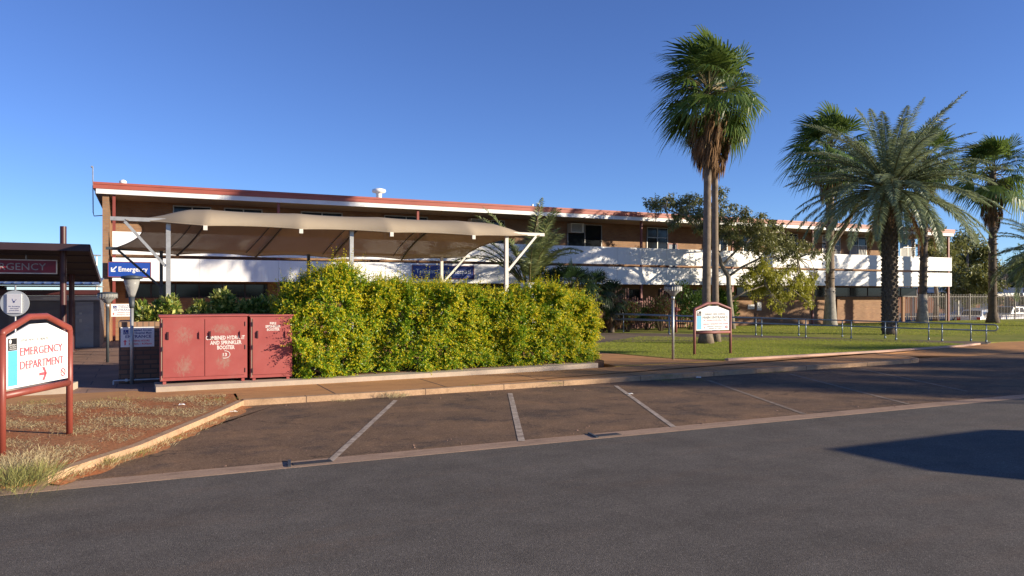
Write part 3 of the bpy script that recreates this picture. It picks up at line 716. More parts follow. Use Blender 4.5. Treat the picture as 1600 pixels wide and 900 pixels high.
# fabric: a lopsided vault with cusps at the fixing points and pinched ends
NU,NV=96,18
Lx0=xl-.98; Lx1=xr+1.15
Bx0=bx[0]-1.45; Bx1=bx[2]+1.0
fixn=[0.0,.155,.36,.575,.79,1.0]
def cusp(s):                                  # 0 at fixing points, 1 midway
    for a,b in zip(fixn,fixn[1:]):
        if a<=s<=b: t=(s-a)/(b-a); return 4*t*(1-t)
    return 0
def sailpt(s,t):
    e=4*t*(1-t)
    # ends draw in as catenaries
    pin=.62*e*.85
    x0=Lx0+(Bx0-Lx0)*t+pin*1.15; x1=Lx1+(Bx1-Lx1)*t-pin*.9
    x=x0+(x1-x0)*s
    endf=min(1,s/.12,(1-s)/.12); endf=max(0,endf); endf=endf*endf*(3-2*endf)
    yf=VF-.55+ .22*cusp(s) + (1-endf)*.5; yb=VB+.18-.16*cusp(s)
    y=yf+(yb-yf)*t
    zf=zF+.03-.10*endf+.05*cusp(s); zb=zB+.03-.12*endf+.07*cusp(s)*endf
    arch=math.sin(math.pi*min(1,t**.62))**.9
    crest=(.60-.07*cusp(s))*endf+.10*(1-endf)
    z=zf+(zb-zf)*t+arch*crest*1.12
    return (x,y,z)
vs=[sailpt(i/NU,j/NV) for j in range(NV+1) for i in range(NU+1)]
fs=[(j*(NU+1)+i,j*(NU+1)+i+1,(j+1)*(NU+1)+i+1,(j+1)*(NU+1)+i) for j in range(NV) for i in range(NU)]
fab=MB().faces(vs,fs).build('fabric',M['shade_cloth'],sail,True)
so=fab.modifiers.new('thickness','SOLIDIFY'); so.thickness=.012
for s in fixn[1:-1]:                          # ribs follow the cloth just below it
    pts=[Vector(sailpt(s,t))-Vector((0,0,.10)) for t in np.linspace(.10,.98,14)]
    pts.append(Vector((pts[-1].x,VB,zB-.12)))
    MB().tube(pts,.035,6).build('rib',M['dark_steel'],sail,True)
    pts=[Vector(sailpt(min(1,s-.03*1),t))-Vector((0,0,.035)) for t in np.linspace(.08,.96,14)]
    MB().tube(pts,.014,5).build('seam',M['dark_steel'],fab,True)
    p=Vector(sailpt(s,0)); MB().box(p.x-.05,p.x+.05,p.y-.03,p.y+.03,p.z-.14,p.z-.02).build('clamp',M['cream_steel'],sail)

for t_ in (0.0,1.0):                         # edge cable in the hem, front and back
    MB().tube([Vector(sailpt(q,t_))-Vector((0,0,.018)) for q in np.linspace(0,1,97)],.018,6).build('edge_cable',plain('hem_webbing',(.30,.24,.17),.8),fab,True)
for q in (0.0,1.0):
    MB().tube([Vector(sailpt(q,t_))-Vector((0,0,.012)) for t_ in np.linspace(0,1,24)],.018,6).build('edge_cable',plain('hem_webbing',(.30,.24,.17),.8),fab,True)
    for t_,zz,yy_ in ((0.0,zF,VF),(1.0,zB,VB)):
        a=Vector(sailpt(q,t_)); MB().tube([a,(a.x+(-.12 if q==0 else .12),yy_,zz+.05)],.016,6).build('turnbuckle',M['steel'],sail)
# ------------------------------------------------------------------ red fire cabinets
def cabinet(label,x0,x1,y0,y1,z0,z1,doors,mat,legz):
    t=thing('fire_cabinet',label,'cabinet',((x0+x1)/2,y0,legz),'red fire service cabinets')
    MB().box(x0,x1,y0,y1,z0,z1).build('body',M[mat],t)
    MB().box(x0-.025,x1+.025,y0-.03,y1+.02,z1+.001,z1+.035).build('lid',M[mat],t)
    for x in (x0+.05,x1-.11):
        for y in (y0+.03,y1-.1): MB().box(x,x+.06,y,y+.06,legz,z0-.001).build('leg',M[mat],t)
    n=doors; w=(x1-x0-.08)/n
    for k in range(n):
        a=x0+.04+k*w+.006; b=a+w-.012
        d=MB().box(a,b,y0-.022,y0-.001,z0+.07,z1-.05).build('door',M[mat],t)
        for hx in (a+.09,b-.09):
            m=MB(); m.box(hx-.02,hx+.02,y0-.032,y0-.0225,z1-.46,z1-.30); m.box(hx-.012,hx+.012,y0-.055,y0-.033,z1-.44,z1-.32); m.build('handle',M['dark_red_post'] if hx<(a+b)/2 else M[mat],d)
        for hz in (z0+.16,(z0+z1)/2,z1-.16):
            hx=a-.001 if k==0 else b+.001
            MB().tube([(hx,y0-.026,hz-.045),(hx,y0-.026,hz+.045)],.010,8).build('hinge',M['dark_red_post'],d)
    MB().box(x0+.02,x0+.034,y0-.012,y0-.001,z0+.02,z1-.03).build('worn_edge',M['undercoat'],t)
    return t
cy=16.80
c1=cabinet('wide red two door hydrant cabinet with peeling paint and white stencilling',.30,1.95,cy,cy+.72,.27,1.55,2,'cab',.201)
# stencil and worn patches
yy=cy-.0245
m=MB()
def st(m,txt,x0,x1,z,h,y=yy,b=.03): m.text(txt,(x0,y,z),(1,0,0),(0,0,1),x1-x0,h,b)
st(m,'COMBINED HYDRANT',1.145,1.90,1.075,.075); st(m,'AND SPRINKLER',1.225,1.835,.975,.075); st(m,'BOOSTER',1.36,1.70,.875,.075)
ring=[(1.50+.105*math.cos(a),yy,.765+.075*math.sin(a)) for a in np.linspace(-1.9,1.6,16)]
m.tube(ring,.008,4); m.text('13',(1.47,yy,.735),(1,0,0),(0,0,1),.08,.06,.03)
m.build('stencil_lettering',M['worn_white'],c1)
c2=cabinet('narrow plain red cabinet half shaded by the hedge',2.01,2.86,cy,cy+.72,.255,1.54,1,'cab2',.201)
m=MB(); st(m,'FIRE',2.40,2.53,1.365,.05,b=.03); st(m,'SPRINKLER',2.31,2.62,1.30,.05,b=.03); st(m,'BOOSTER',2.34,2.60,1.235,.05,b=.03); m.build('stencil_lettering',M['worn_white'],c2)

# ------------------------------------------------------------------ brick planter with its notice and pipe
t=thing('brick_planter','brown brick planter box filled with variegated shrubs','planter',(1.2,18.4,GZ))
px0=-.47; pz=1.30
m=MB(); m.box(px0,3.0,18.3,18.52,GZ-.02,pz); m.box(px0,px0+.22,18.521,19.9,GZ-.02,pz); m.box(2.78,3.0,18.521,19.9,GZ-.02,pz); m.box(px0+.221,2.779,19.68,19.9,GZ-.02,pz); m.build('wall',M['planter_brick'],t)
m=MB(); m.box(px0-.015,3.015,18.285,18.53,pz+.001,pz+.11); m.box(px0-.015,px0+.225,18.531,19.91,pz+.001,pz+.11); m.build('capping',brickmat('capping_brick',(.34,.20,.115),(.30,.17,.10),(.14,.1,.07),.115,.3,.012),t)
MB().box(px0+.221,2.779,18.521,19.679,GZ,pz-.06).build('soil',M['soil'],t)
a=gp(188,600); 
entrance_board('white disabled access entrance notice with red arrow on the brown planter',pv(188.5,542,18.28).x,pv(241,542,18.28).x,pv(214,542,18.28).z,pv(214,511,18.28).z,18.27,('Disabled Access','to Hospital Main','OPENING HOURS','8:30am - 4:30pm'),True,.02)
m=MB(); m.tube([(px0-.1,18.22,GZ+.08),(px0+.9,18.22,GZ+.08),(1.1,18.22,GZ+.08)],.015,8); m.tube([(px0-.1,18.22,GZ+.08),(px0-.1,18.22,GZ-.02)],.015,8)
for x in (px0+.12,px0+.85): m.box(x,x+.05,18.2,18.29,GZ+.055,GZ+.105)
tag(m.build('water_pipe',plain('white_pipe',(.55,.56,.56),.4)),'thin white pipe along the foot of the brown planter','pipe')

# ------------------------------------------------------------------ street lamps
def lamp(p,top,label,kind,group='grounds lamps'):
    x,y=p.x,p.y; t=thing('street_lamp',label,'lamp',(x,y,GZ),group)
    if kind=='cone':
        h=.47
        m=MB(); m.tube([(x,y,GZ),(x,y,top-h-.22)],.036,12); m.build('pole',M['cream_steel'] if 'brick' not in label else M['steel'],t,True)
        MB().lathe((x,y,top-h-.22),[(.045,0),(.055,.05),(.058,.24)],14).build('collar',M['dark_steel'],t,True)
        MB().lathe((x,y,top-h+.02),[(.06,0),(.075,.05),(.125,.2),(.165,h-.07)],18).build('glass',M['lamp_glass'],t,True)
        MB().lathe((x,y,top-.045),[(.19,-.03),(.215,-.012),(.21,.03),(.06,.05)],20).build('cap',M['dark_steel'],t,True)
    else:
        h=.36
        MB().tube([(x,y,GZ),(x,y,top-h-.05)],.038,12).build('pole',M['steel'] if kind=='bowl' else M['dark_steel'],t,True)  # shaded lamp gets a darker pole colour in place of shade
        MB().lathe((x,y,top-h-.06),[(.05,0),(.055,.10)],14).build('collar',M['steel'],t,True)
        g=MB(); g.lathe((x,y,top-h+.045),[(.06,0),(.12,.08),(.235,.17),(.25,.19),(.25,h-.085)],22); g.build('glass',M['lamp_glass'],t,True)
        MB().lathe((x,y,top-.04),[(.255,0),(.255,.02),(.2,.04),(.05,.06)],22).build('cap',M['dark_steel'],t,True)
        m=MB()
        for k in range(22):
            a=2*math.pi*k/22; m.box(x+.252*math.cos(a)-.005,x+.252*math.cos(a)+.005,y+.252*math.sin(a)-.005,y+.252*math.sin(a)+.005,top-.16,top-.04)
        m.build('bezel',M['steel'],t)
p=gp(206,600); lamp(p,pd(204,430.5,dep(p)).z,'slim lamp with tall conical glass head before the brown brick planter','cone')
p=gp(168,566); lamp(p,pd(168,457,dep(p)).z,'shaded lamp with wide shallow bowl head at the building corner','bowl_shaded')
p=gp(1051.5,561.5); lamp(p,pd(1050,446,dep(p)).z,'lamp with ribbed bowl head on the lawn beside the main entrance sign','bowl')

# ------------------------------------------------------------------ framed signs
def framed_sign(label,P,right,W,kind,paint):
    """P: foot of the left post; right: direction along the board as one reads it"""
    r=nrm(right); up=Vector((0,0,1)); n=r.cross(up)      # n points to the reader
    t=thing('ground_sign',label,'sign',(P.x,P.y,GZ),'framed ground signs')
    L=lambda s,z,o=0: P+r*s+up*z+n*o
    sh,pk_,bt=1.44,1.62,.70
    for s in (0,W): MB().tube([L(s,-.03),L(s,sh-.02)],.042,12).build('post',M[paint],t,True)
    m=MB(); m.tube([L(0,sh-.03),L(.01,sh+.005),L(W*.36,pk_),L(W*.62,pk_),L(W-.01,sh+.005),L(W,sh-.03)],.042,12); m.build('frame',M[paint],t,True)
    MB().tube([L(.03,bt),L(W-.03,bt)],.045,12).build('rail',M[paint],t,True)
    e=.065; z0=bt+.07
    out=[(e,z0),(W-e,z0),(W-e,sh-.06),(W*.62,pk_-.09),(W*.38,pk_-.09),(e,sh-.06)]
    MB().prism([L(s,z,.012) for s,z in out],-n*.024).build('panel',M['sign_white'],t)
    o=.0155
    w=W-2*e; zt=sh-.06; H=zt-z0
    S=lambda f:e+w*f; Z=lambda f:z0+H*f
    m=MB(); m.prism([L(S(.02),Z(.05),o),L(S(.155),Z(.05),o),L(S(.155),Z(.74),o),L(S(.02),Z(.74),o)],-n*.002); m.build('blue_band',M['sky_blue'],t)
    m=MB(); m.prism([L(S(.02),Z(.745),o),L(S(.15),Z(.745),o),L(S(.15),Z(.985),o),L(S(.02),Z(.985),o)],-n*.002); m.build('crest_panel',M['black'],t)
    m=MB()
    m.prism([L(S(.05)+.022*math.cos(a),Z(.925)+.027*math.sin(a),o+.002) for a in np.linspace(0,6.283,13)[:-1]],-n*.002)
    for tx,z in (('Northern',.845),('Territory',.805),('Government',.765)): m.text(tx,L(S(.035),Z(z),o+.002),r,up,w*.10,H*.03,.01)
    m.build('crest',M['ink_white'],t)
    g=MB(); k=MB(); q=MB(); ar=MB()
    if kind=='emergency':
        g.text('DEPARTMENT OF',L(S(.20),Z(.90),o),r,up,w*.29,H*.055); g.text('HEALTH',L(S(.515),Z(.90),o),r,up,w*.14,H*.055,.02)
        k.text('EMERGENCY',L(S(.20),Z(.62),o),r,up,w*.70,H*.165,0,twice=.0045); k.text('DEPARTMENT',L(S(.20),Z(.345),o),r,up,w*.72,H*.165,0,twice=.0045)
        # arrow
        zc=Z(.19); a=S(.50); b=S(.63); th=.019
        ar.prism([L(a,zc-th,o),L(b-.02,zc-th,o),L(b-.02,zc+th,o),L(a,zc+th,o)],-n*.002)
        for sg in (1,-1): ar.prism([L(b,zc,o),L(b-.048,zc,o),L(b-.105,zc+sg*.085,o),L(b-.055,zc+sg*.085,o)],-n*.0021)
        ns=(S(.91),Z(.15),.048)
    else:
        g.text('DEPARTMENT OF HEALTH',L(S(.20),Z(.93),o),r,up,w*.46,H*.042)
        g.text('TENNANT CREEK HOSPITAL',L(S(.24),Z(.79),o),r,up,w*.64,H*.085,0,twice=.003)
        g.text('MAIN ENTRANCE',L(S(.19),Z(.595),o),r,up,w*.78,H*.135,0,twice=.005)
        k.text('OPENING HOURS 8.00am - 5.00pm',L(S(.31),Z(.49),o),r,up,w*.62,H*.06,0,twice=.0025)
        k.text('EMERGENCY DEPARTMENT OPEN 24 HOURS',L(S(.20),Z(.29),o),r,up,w*.77,H*.06,0,twice=.0025)
        g.text('EMERGENCY DEPARTMENT IS',L(S(.33),Z(.17),o),r,up,w*.50,H*.05,0,twice=.002); g.text('AROUND THE CORNER',L(S(.38),Z(.07),o),r,up,w*.40,H*.05,0,twice=.002)
        for s_,z_ in ((.24,.51),(.25,.13)):
            ar.prism([L(S(s_)-.03,Z(z_)-.008,o),L(S(s_)+.03,Z(z_)-.008,o),L(S(s_)+.03,Z(z_)+.008,o),L(S(s_)-.03,Z(z_)+.008,o)],-n*.002); ar.prism([L(S(s_),Z(z_)+.03,o),L(S(s_)-.035,Z(z_),o),L(S(s_),Z(z_)-.03,o)],-n*.0022)
        ns=(S(.92),Z(.15),.04)
    cs,cz,rr=ns
    q.tube([L(cs+rr*math.cos(a),cz+rr*math.sin(a),o) for a in np.linspace(0,6.283,22)],.0075,4); q.tube([L(cs-rr*.7,cz+rr*.7,o),L(cs+rr*.7,cz-rr*.7,o)],.006,4)
    g.build('grey_lettering',M['grey_ink'],t); k.build('red_lettering',M['ink_red'],t); ar.build('arrow',M['ink_red'],t)
    ic=q.build('no_smoking_symbol',M['ink_red'],t)
    q=MB(); q.prism([L(cs-rr*.6,cz-.005,o),L(cs+rr*.6,cz-.005,o),L(cs+rr*.6,cz+.005,o),L(cs-rr*.6,cz+.005,o)],-n*.002); q.build('cigarette',M['grey_ink'],ic)
    q=MB()
    for s,z in ((.35,1.06),(.68,1.06),(.02,.42),(.98,.45),(.3,.03),(.75,.03)): q.prism([L(S(s)+.006*math.cos(a),Z(z)+.006*math.sin(a),o+.001) for a in np.linspace(0,6.283,7)[:-1]],-n*.003)
    q.build('screws',M['alu'],t)
    return t
n_=gp(3,712); f_=gp(108.5,678)
framed_sign('white EMERGENCY DEPARTMENT sign in red tubular frame on the bare verge',n_,f_-n_,(f_-n_).length,'emergency','red_paint')
l_=gp(1085,555); l_.z=GZ
dd=(RIGHT*1.31+FWD*.6)
framed_sign('white MAIN ENTRANCE sign in faded red tubular frame on the lawn',l_,dd,1.42,'main','pink_paint')
# round sign on a pole behind the emergency sign
P=pd(24,460,15.2); P.z=GZ
t=thing('disc_sign','round silver disc sign carrying a small white placard','sign',(P.x,P.y,GZ))
n=-FWD; r=RIGHT; up=Vector((0,0,1)); cz=pd(24,474,15.2).z
MB().tube([P+Vector((0,0,-.02)),P+Vector((0,0,cz-GZ+.36))],.017,10).build('pole',M['steel'],t,True)
c=Vector((P.x,P.y,cz))
MB().prism([c+n*.022+r*.29*math.cos(a)+up*.255*math.sin(a) for a in np.linspace(0,6.283,41)[:-1]],-n*.006).build('disc',plain('brushed_disc',(.52,.56,.56),.5,.06,3),t)
MB().prism([c+n*.042+r*x+up*z for x,z in ((-.14,-.19),(.15,-.19),(.15,.19),(-.14,.19))],-n*.012).build('placard',M['sign_white'],t)
m=MB()
for tx,z,w in (('No Smoking',-.07,.22),('within hospital',-.11,.17),('grounds please',-.15,.19)): m.text(tx,c+n*.0435+up*z+r*.005,r,up,w,.024,.004,center=True)
m.prism([c+n*.0445+r*(.0+.02*math.cos(a))+up*(.03+.018*math.sin(a)) for a in np.linspace(0,6.283,9)[:-1]],-n*.002)
m.tube([c+n*.044+r*-.03+up*.09,c+n*.044+r*-.02+up*.06,c+n*.044+up*.03,c+n*.044+r*.05+up*.08],.003,4)
m.build('printing',M['ink_blue'],t)
# kerb island behind the verge with a grate
m=MB().slab([(-2.35,16.95),(-1.35,16.98),(-1.2,17.9),(-8,18.0),(-8,16.95)],0,GZ+.13); tag(m.build('kerb_island',M['concrete']),'low concrete kerb island behind the emergency sign','kerb')

# ------------------------------------------------------------------ handrails along the ramp
def rail_line(label,posts,topz,left_ext,loop=None):
    pts=[gp(a,b,GZ+.03) for a,b in posts]
    t=thing('handrail',label,'handrail',(pts[0].x,pts[0].y,GZ),'ramp handrails')
    tops=[]
    for p,(a,ty) in zip(pts,topz):
        z=pd(a,ty,dep(p)).z; tops.append(Vector((p.x,p.y,z)))
        m=MB(); m.tube([p,(p.x,p.y,z)],.024,8); m.tube([p,(p.x,p.y,p.z+.1)],.036,8); m.build('post',M['rail'],t,True)
    e=left_ext; Tp=list(tops)
    d=(tops[0]-tops[1]).normalized()
    if e: Tp=[tops[0]+d*e]+Tp
    k=.34
    low=[p-Vector((0,0,.24)) for p in Tp]
    if loop:
        d2=(Tp[-1]-Tp[-2]).normalized(); a=Tp[-1]; b=low[-1]; mid=(a+b)/2; rad=(a-b).length/2
        arc=[mid+d2*(.25+rad*math.cos(q))+Vector((0,0,rad*math.sin(q))) for q in np.linspace(math.pi/2,-math.pi/2,9)]
        MB().tube(Tp+arc+low[::-1],.024,8).build('rail',M['rail'],t,True)
    else:
        MB().tube(Tp,.024,8).build('rail',M['rail'],t,True); MB().tube(low,.021,8).build('rail',M['rail'],t,True)
rail_line('back handrail of the ramp, ending behind the looped rail',[(974,519.5),(1045,521),(1113,523),(1181,524.5),(1248,525),(1316,527),(1383,529),(1451,531.5),(1517,533)],
          [(974,490),(1045,492.5),(1113,494.5),(1181,496.3),(1248,498.5),(1316,500.5),(1383,502.5),(1451,504.5),(1517,506)],2.2)
rail_line('front handrail of the ramp with a looped right end',[(1046,523.5),(1118,524.5),(1190,526),(1259,527.5),(1330,529.5),(1400,531.5),(1472,533.5),(1541,535.5)],
          [(1048,493.5),(1118,495.5),(1190,497),(1259,499),(1330,501),(1400,503),(1472,505),(1541,507)],2.5,True)

# ------------------------------------------------------------------ fire hydrant post
p=gp(1056,520); t=thing('fire_hydrant','faded red hydrant standpipe with two outlets beside the ramp','hydrant',(p.x,p.y,GZ))
x,y=p.x,p.y
MB().tube([(x,y,GZ),(x,y,1.15)],.07,12).build('standpipe',M['pink_paint'],t,True)
MB().lathe((x,y,1.15),[(.11,0),(.13,.05),(.12,.16),(.05,.22)],14).build('head',M['red_paint'],t,True)
for s in (-1,1): MB().tube([(x+s*.09,y,1.24),(x+s*.24,y,1.24)],.05,10).build('outlet',M['red_paint'],t,True)

# ------------------------------------------------------------------ gutter crossings and litter
def grate(px0,px1,py,label):
    a=gp(px0,py,0); t=thing('drain_grate',label,'drain',(a.x,ROAD+.17,0),'gutter drain covers'); b=gp(px1,py,0); L=abs(b.x-a.x)
    MB().box(a.x,a.x+L,ROAD+.10,ROAD+.24,.0035,.009).build('cover',plain('dark_iron',(.035,.032,.03),.6,.3,6),t)  # cover plate in a dark mottled iron tone
    m=MB()
    m.bar((a.x-.06,ROAD+.05,.010),(a.x-.01,ROAD+.36,.016),.035,.016)
    m.build('edge_bar',M['dark_steel'],t)
grate(462,530,731,'dark drain cover in the gutter left of the longest bay line')
grate(938,985,683.5,'thin drain cover in the gutter below the third bay line')
for px,py,s,lb,mt in ((284,634,.05,'white paper scrap on the dry verge grass','sign_white'),(364,645,.06,'white litter scrap against the verge kerb','sign_white'),(1092,591,.07,'white litter scrap beside the long kerb','sign_white'),(188,714,.06,'dark scrap lying by the verge kerb','dark_steel'),(985,617,.05,'white scrap lying on the shaded bay line','sign_white')):
    z=GZ if py<640 and px<300 or px==1092 else .004
    p=gp(px,py,z); m=MB(); a=rnd.uniform(0,3)
    q=[p+Vector((math.cos(a+k)*s*(1+.4*math.sin(3*k)),math.sin(a+k)*s*.7,.012+.02*(j%2))) for j,k in enumerate((0,1.2,2.2,3.3,4.4,5.4))]
    m.prism(q,(0,0,.006)); tag(m.build('litter_scrap',M[mt]),lb,'litter')
# ------------------------------------------------------------------ leaves
def unit(a): return a/np.maximum(np.linalg.norm(a,axis=-1,keepdims=True),1e-9)
def rhomb(P,D,N,L,W,fold=.0,mid=.45):
    """leaf quads: base P, direction D, face normal hint N, length L, width W"""
    D=unit(D); S=unit(np.cross(D,N)); L=np.asarray(L)[:,None]; W=np.asarray(W)[:,None]
    m=P+D*L*mid
    return np.stack([P,m+S*W*.5,P+D*L,m-S*W*.5],1)
def randdir(n): return unit(rng.normal(size=(n,3)))
UPV=np.array([0,0,1.])
def V(p): return np.array([p[0],p[1],p[2]],float)

# ---- hedge of golden duranta
def hedge():
    t=thing('hedge','long golden green clipped hedge growing beside the red cabinets','hedge',(6.8,17.9,GZ+.11))
    top_u=[2.55,2.9,3.3,3.8,4.25,4.6,5.0,5.5,6.1,7,8,8.8,9.5,10.1,10.6,11.0,11.25]
    top_z=[1.70,2.15,2.28,2.42,2.66,2.40,2.22,2.32,2.12,2.06,2.05,2.10,2.12,2.06,1.92,1.68,1.2]
    def cen(u): return 17.78+.075*(u-2.8)
    def lump(u,a):
        return (.13*np.sin(u*2.1+1.3*np.sin(a*1.7))+.10*np.sin(u*4.3+2.1*a+.7)+.07*np.sin(u*7.9-3.3*a))
    def surf(u,a):                            # a: 0 front foot .. 1 back foot, round the section
        zt=np.interp(u,top_u,top_z); zb=GZ+.06
        cx=np.interp(a,[0,.06,.40,.5,.6,.94,1],[-.93,-1,-.92,0,.92,1,.93]); sz=np.interp(a,[0,.34,.42,.5,.58,.66,1],[0,.86,.97,1.0,.97,.86,0])
        hw=.78*np.clip(np.minimum((u-2.35)/.55,(11.45-u)/.75),.15,1)**.5
        hw=hw+lump(u,a*5)+.20*np.exp(-((u-3.4)/.7)**2)*(a<.5)
        zz=zb+(zt-zb)*sz+lump(u+3,a*4)*.5*(sz>.8)
        return np.stack([u,cen(u)+cx*hw,np.maximum(zz,zb)],-1)
    m=MB(); yel=[]; gre=[]
    def normals(u,a,S):
        e=.02; Su=surf(u+e,a)-S; Sa=surf(u,np.clip(a+e,0,1.02))-S
        N=unit(np.cross(Su,Sa)); c=np.stack([u,cen(u),np.full(len(u),1.2)],-1)
        N[np.sum(N*(S-c),-1)<0]*=-1
        return N
    nc=760
    uc=rng.uniform(2.68,11.3,nc); ac=np.where(rng.random(nc)<.80,rng.uniform(.0,.56,nc),rng.uniform(.5,1,nc))
    Sc=surf(uc,ac); Nc=normals(uc,ac,Sc); rc=rng.uniform(.16,.34,nc); push=rng.uniform(-.13,.09,nc)
    Cc=Sc+Nc*push[:,None]-UPV*.03
    per=26; n=nc*per; I=np.repeat(np.arange(nc),per)
    N=Nc[I]; u=uc[I]; a=ac[I]
    endp=np.clip((u-10.6)/.7,0,1)
    D=unit(N*.75+UPV*rng.uniform(.05,.65,n)[:,None]+rng.normal(size=(n,3))*.55+np.stack([endp*.5,0*u,0*u],-1))
    L=rc[I]*rng.uniform(.75,1.25,n)
    k=(rng.random(n)<.05)&(a>.30)&(a<.70); L=np.where(k,L*rng.uniform(1.4,2.1,n),L); D[k]=unit(D[k]*.6+UPV*.9)
    base=Cc[I]+rng.normal(size=(n,3))*(rc[I]*.22)[:,None]-N*.06
    tone=rng.normal(size=nc)*.16
    npair=11
    for i in range(npair):
        f=(i+.6)/npair
        P=base+D*(L*f)[:,None]+UPV*((-.06*f*f)*np.where(k,.2,1))[:,None]
        for sgn in (-1,1):
            sd=unit(np.cross(D,randdir(n)))
            ld=unit(D*.55+sd*sgn*.9+UPV*.15)
            ll=rng.uniform(.032,.054,n)*(1.15-.40*f); ww=ll*rng.uniform(.42,.6,n)
            q=rhomb(P,ld,unit(N*.7+UPV*.45+rng.normal(size=(n,3))*.42),ll,ww)
            py=np.clip((f-.40)*2.6,0,1)*np.clip(.62+tone[I]+.22*(P[:,2]-1.0)/1.3+.22*np.clip((u-8.5)/2.5,0,1),.15,1)
            isy=rng.random(n)<py
            yel.append(q[isy]); gre.append(q[~isy])
    # inner leaves close the body
    n2=42000
    u2=rng.uniform(2.55,11.25,n2); a2=rng.uniform(.0,1,n2); S2=surf(u2,a2); c2=np.stack([u2,cen(u2),np.full(n2,1.1)],-1)
    S2=c2+(S2-c2)*rng.uniform(.62,.86,n2)[:,None]
    gre.append(rhomb(S2,randdir(n2)+UPV*.3,randdir(n2),rng.uniform(.05,.09,n2),rng.uniform(.03,.05,n2)))
    m.k=0; m.quads(np.concatenate(gre)); m.k=1; m.quads(np.concatenate(yel))
    m.build('foliage',[M['hedge_green'],M['hedge_yellow']],t)
    s=MB()
    for k in range(90):
        x=rnd.uniform(2.8,11); y=cen(x)+rnd.uniform(-.45,.4); 
        p=Vector((x,y,GZ+.1)); q=p+Vector((rnd.uniform(-.25,.25),rnd.uniform(-.25,.2),rnd.uniform(.7,1.4)))
        s.tube([p,(p+q)/2+Vector((rnd.uniform(-.06,.06),rnd.uniform(-.06,.06),0)),q],[.018,.013,.007],5)
    s.build('stems',M['stem'],t)
hedge()

# ---- leafy shrubs
def shrub(name,label,P,rx,ry,h,n,ll,mats,cat='shrub',group=None,lw=.45,lumps=7,up=.35,pair=None):
    t=thing(name,label,cat,P,group)
    P=V(P); m=MB()
    cs=[]; r=random.Random(int(P[0]*97+P[1]*31))
    for k in range(lumps):
        a=r.uniform(0,6.28); q=r.uniform(0,.62)
        cs.append((P[0]+rx*q*math.cos(a),P[1]+ry*q*math.sin(a),P[2]+h*r.uniform(.35,.78),rx*r.uniform(.38,.6),h*r.uniform(.2,.32)))
    per=n//lumps
    for i,mm in enumerate(mats): pass
    for (x,y,z,rr,rh) in cs:
        d=randdir(per); rad=rng.uniform(.55,1.06,per)[:,None]
        pos=np.array([x,y,z])+d*rad*np.array([rr,rr*ry/rx,rh])
        pos[:,2]=np.maximum(pos[:,2],P[2]+.02)
        D=d*.7+UPV*up+rng.normal(size=(per,3))*.45
        L=rng.uniform(.7,1.25,per)*ll
        q=rhomb(pos,D,d+rng.normal(size=(per,3))*.5,L,L*lw)
        k=rng.integers(0,len(mats),per)
        for j in range(len(mats)): m.k=j; m.quads(q[k==j])
    m.build('foliage',[M[x] for x in mats],t)
    s=MB()
    for (x,y,z,rr,rh) in cs:
        s.tube([(P[0]+(x-P[0])*.2,P[1]+(y-P[1])*.2,P[2]-.02),(P[0]+(x-P[0])*.6,P[1]+(y-P[1])*.6,(P[2]+z)/2),(x,y,z)],[.03,.02,.01],5)
    s.build('stems',M['stem'],t)
    return t
zc=1.27
for px,py,rx,h,lb in ((222,479,.30,.52,'small variegated shrub in the planter left end behind the slim lamp'),(256,466,.42,.70,'round variegated shrub in the planter between the two sail posts'),
                (310,478,.38,.52,'low variegated shrub in the planter above the wide red cabinet'),(346,461,.45,.74,'tallest variegated shrub in the planter above the wide cabinet'),
                (384,472,.42,.58,'variegated shrub behind the gap between the two cabinets'),(416,466,.45,.66,'variegated shrub above the narrow cabinet against the hedge')):
    p=pv(px,480,19.1); shrub('variegated_shrub',lb,(p.x,19.1,zc-.05),rx,min(rx,.42),h+.1,1500,.12,['croton','croton','shrub_leaf'],'shrub','variegated planter shrubs',.5,6,.5)
# shrubs along the front of the building by the ramp
for px,py,vy,rx,h,ll,mats,lb in (
    (944,518,32.6,.9,1.25,.13,['shrub_leaf'],'dark green shrub behind the handrail left end'),
    (980,519,32.4,.85,1.75,.10,['shrub_red','shrub_red','shrub_leaf'],'red leaved shrub standing before the batten screen'),
    (1033,520,32.6,1.0,1.85,.10,['shrub_red','shrub_leaf','shrub_red'],'wide red and green shrub left of the hydrant'),
    (1078,520,32.9,1.15,2.7,.17,['shrub_leaf'],'tall green shrub behind the main entrance sign'),
    (1128,519,33.6,.9,2.3,.2,['shrub_leaf'],'bright green shrub between twin palms and gum tree'),
    (1010,517,33.8,.9,1.2,.12,['shrub_leaf'],'low dark shrub at the foot of the batten screen')):
    p=pv(px,py,vy); shrub('garden_shrub',lb,(p.x,vy,GZ),rx,rx,h,2400,ll,mats,'shrub','shrubs along the ramp',.45,9,.4)

# ---- palms
def trunk_tube(base,top,r0,r1,mat,t,flare=0,rings=22,bow=(0,0)):
    b=V(base); q=V(top); pts=[]; rad=[]
    for i in range(rings+1):
        f=i/rings; p=b+(q-b)*f; p[0]+=bow[0]*math.sin(math.pi*f); p[1]+=bow[1]*math.sin(math.pi*f)
        pts.append(Vector(p)); h=f*(q[2]-b[2])
        r=r0+(r1-r0)*f+flare*math.exp(-(h/.42)**2)
        rad.append(r*(1+.045*((i%2)*2-1)*rnd.uniform(.3,1)))
    MB().tube(pts,rad,14).build('trunk',M[mat],t,True)
    return pts

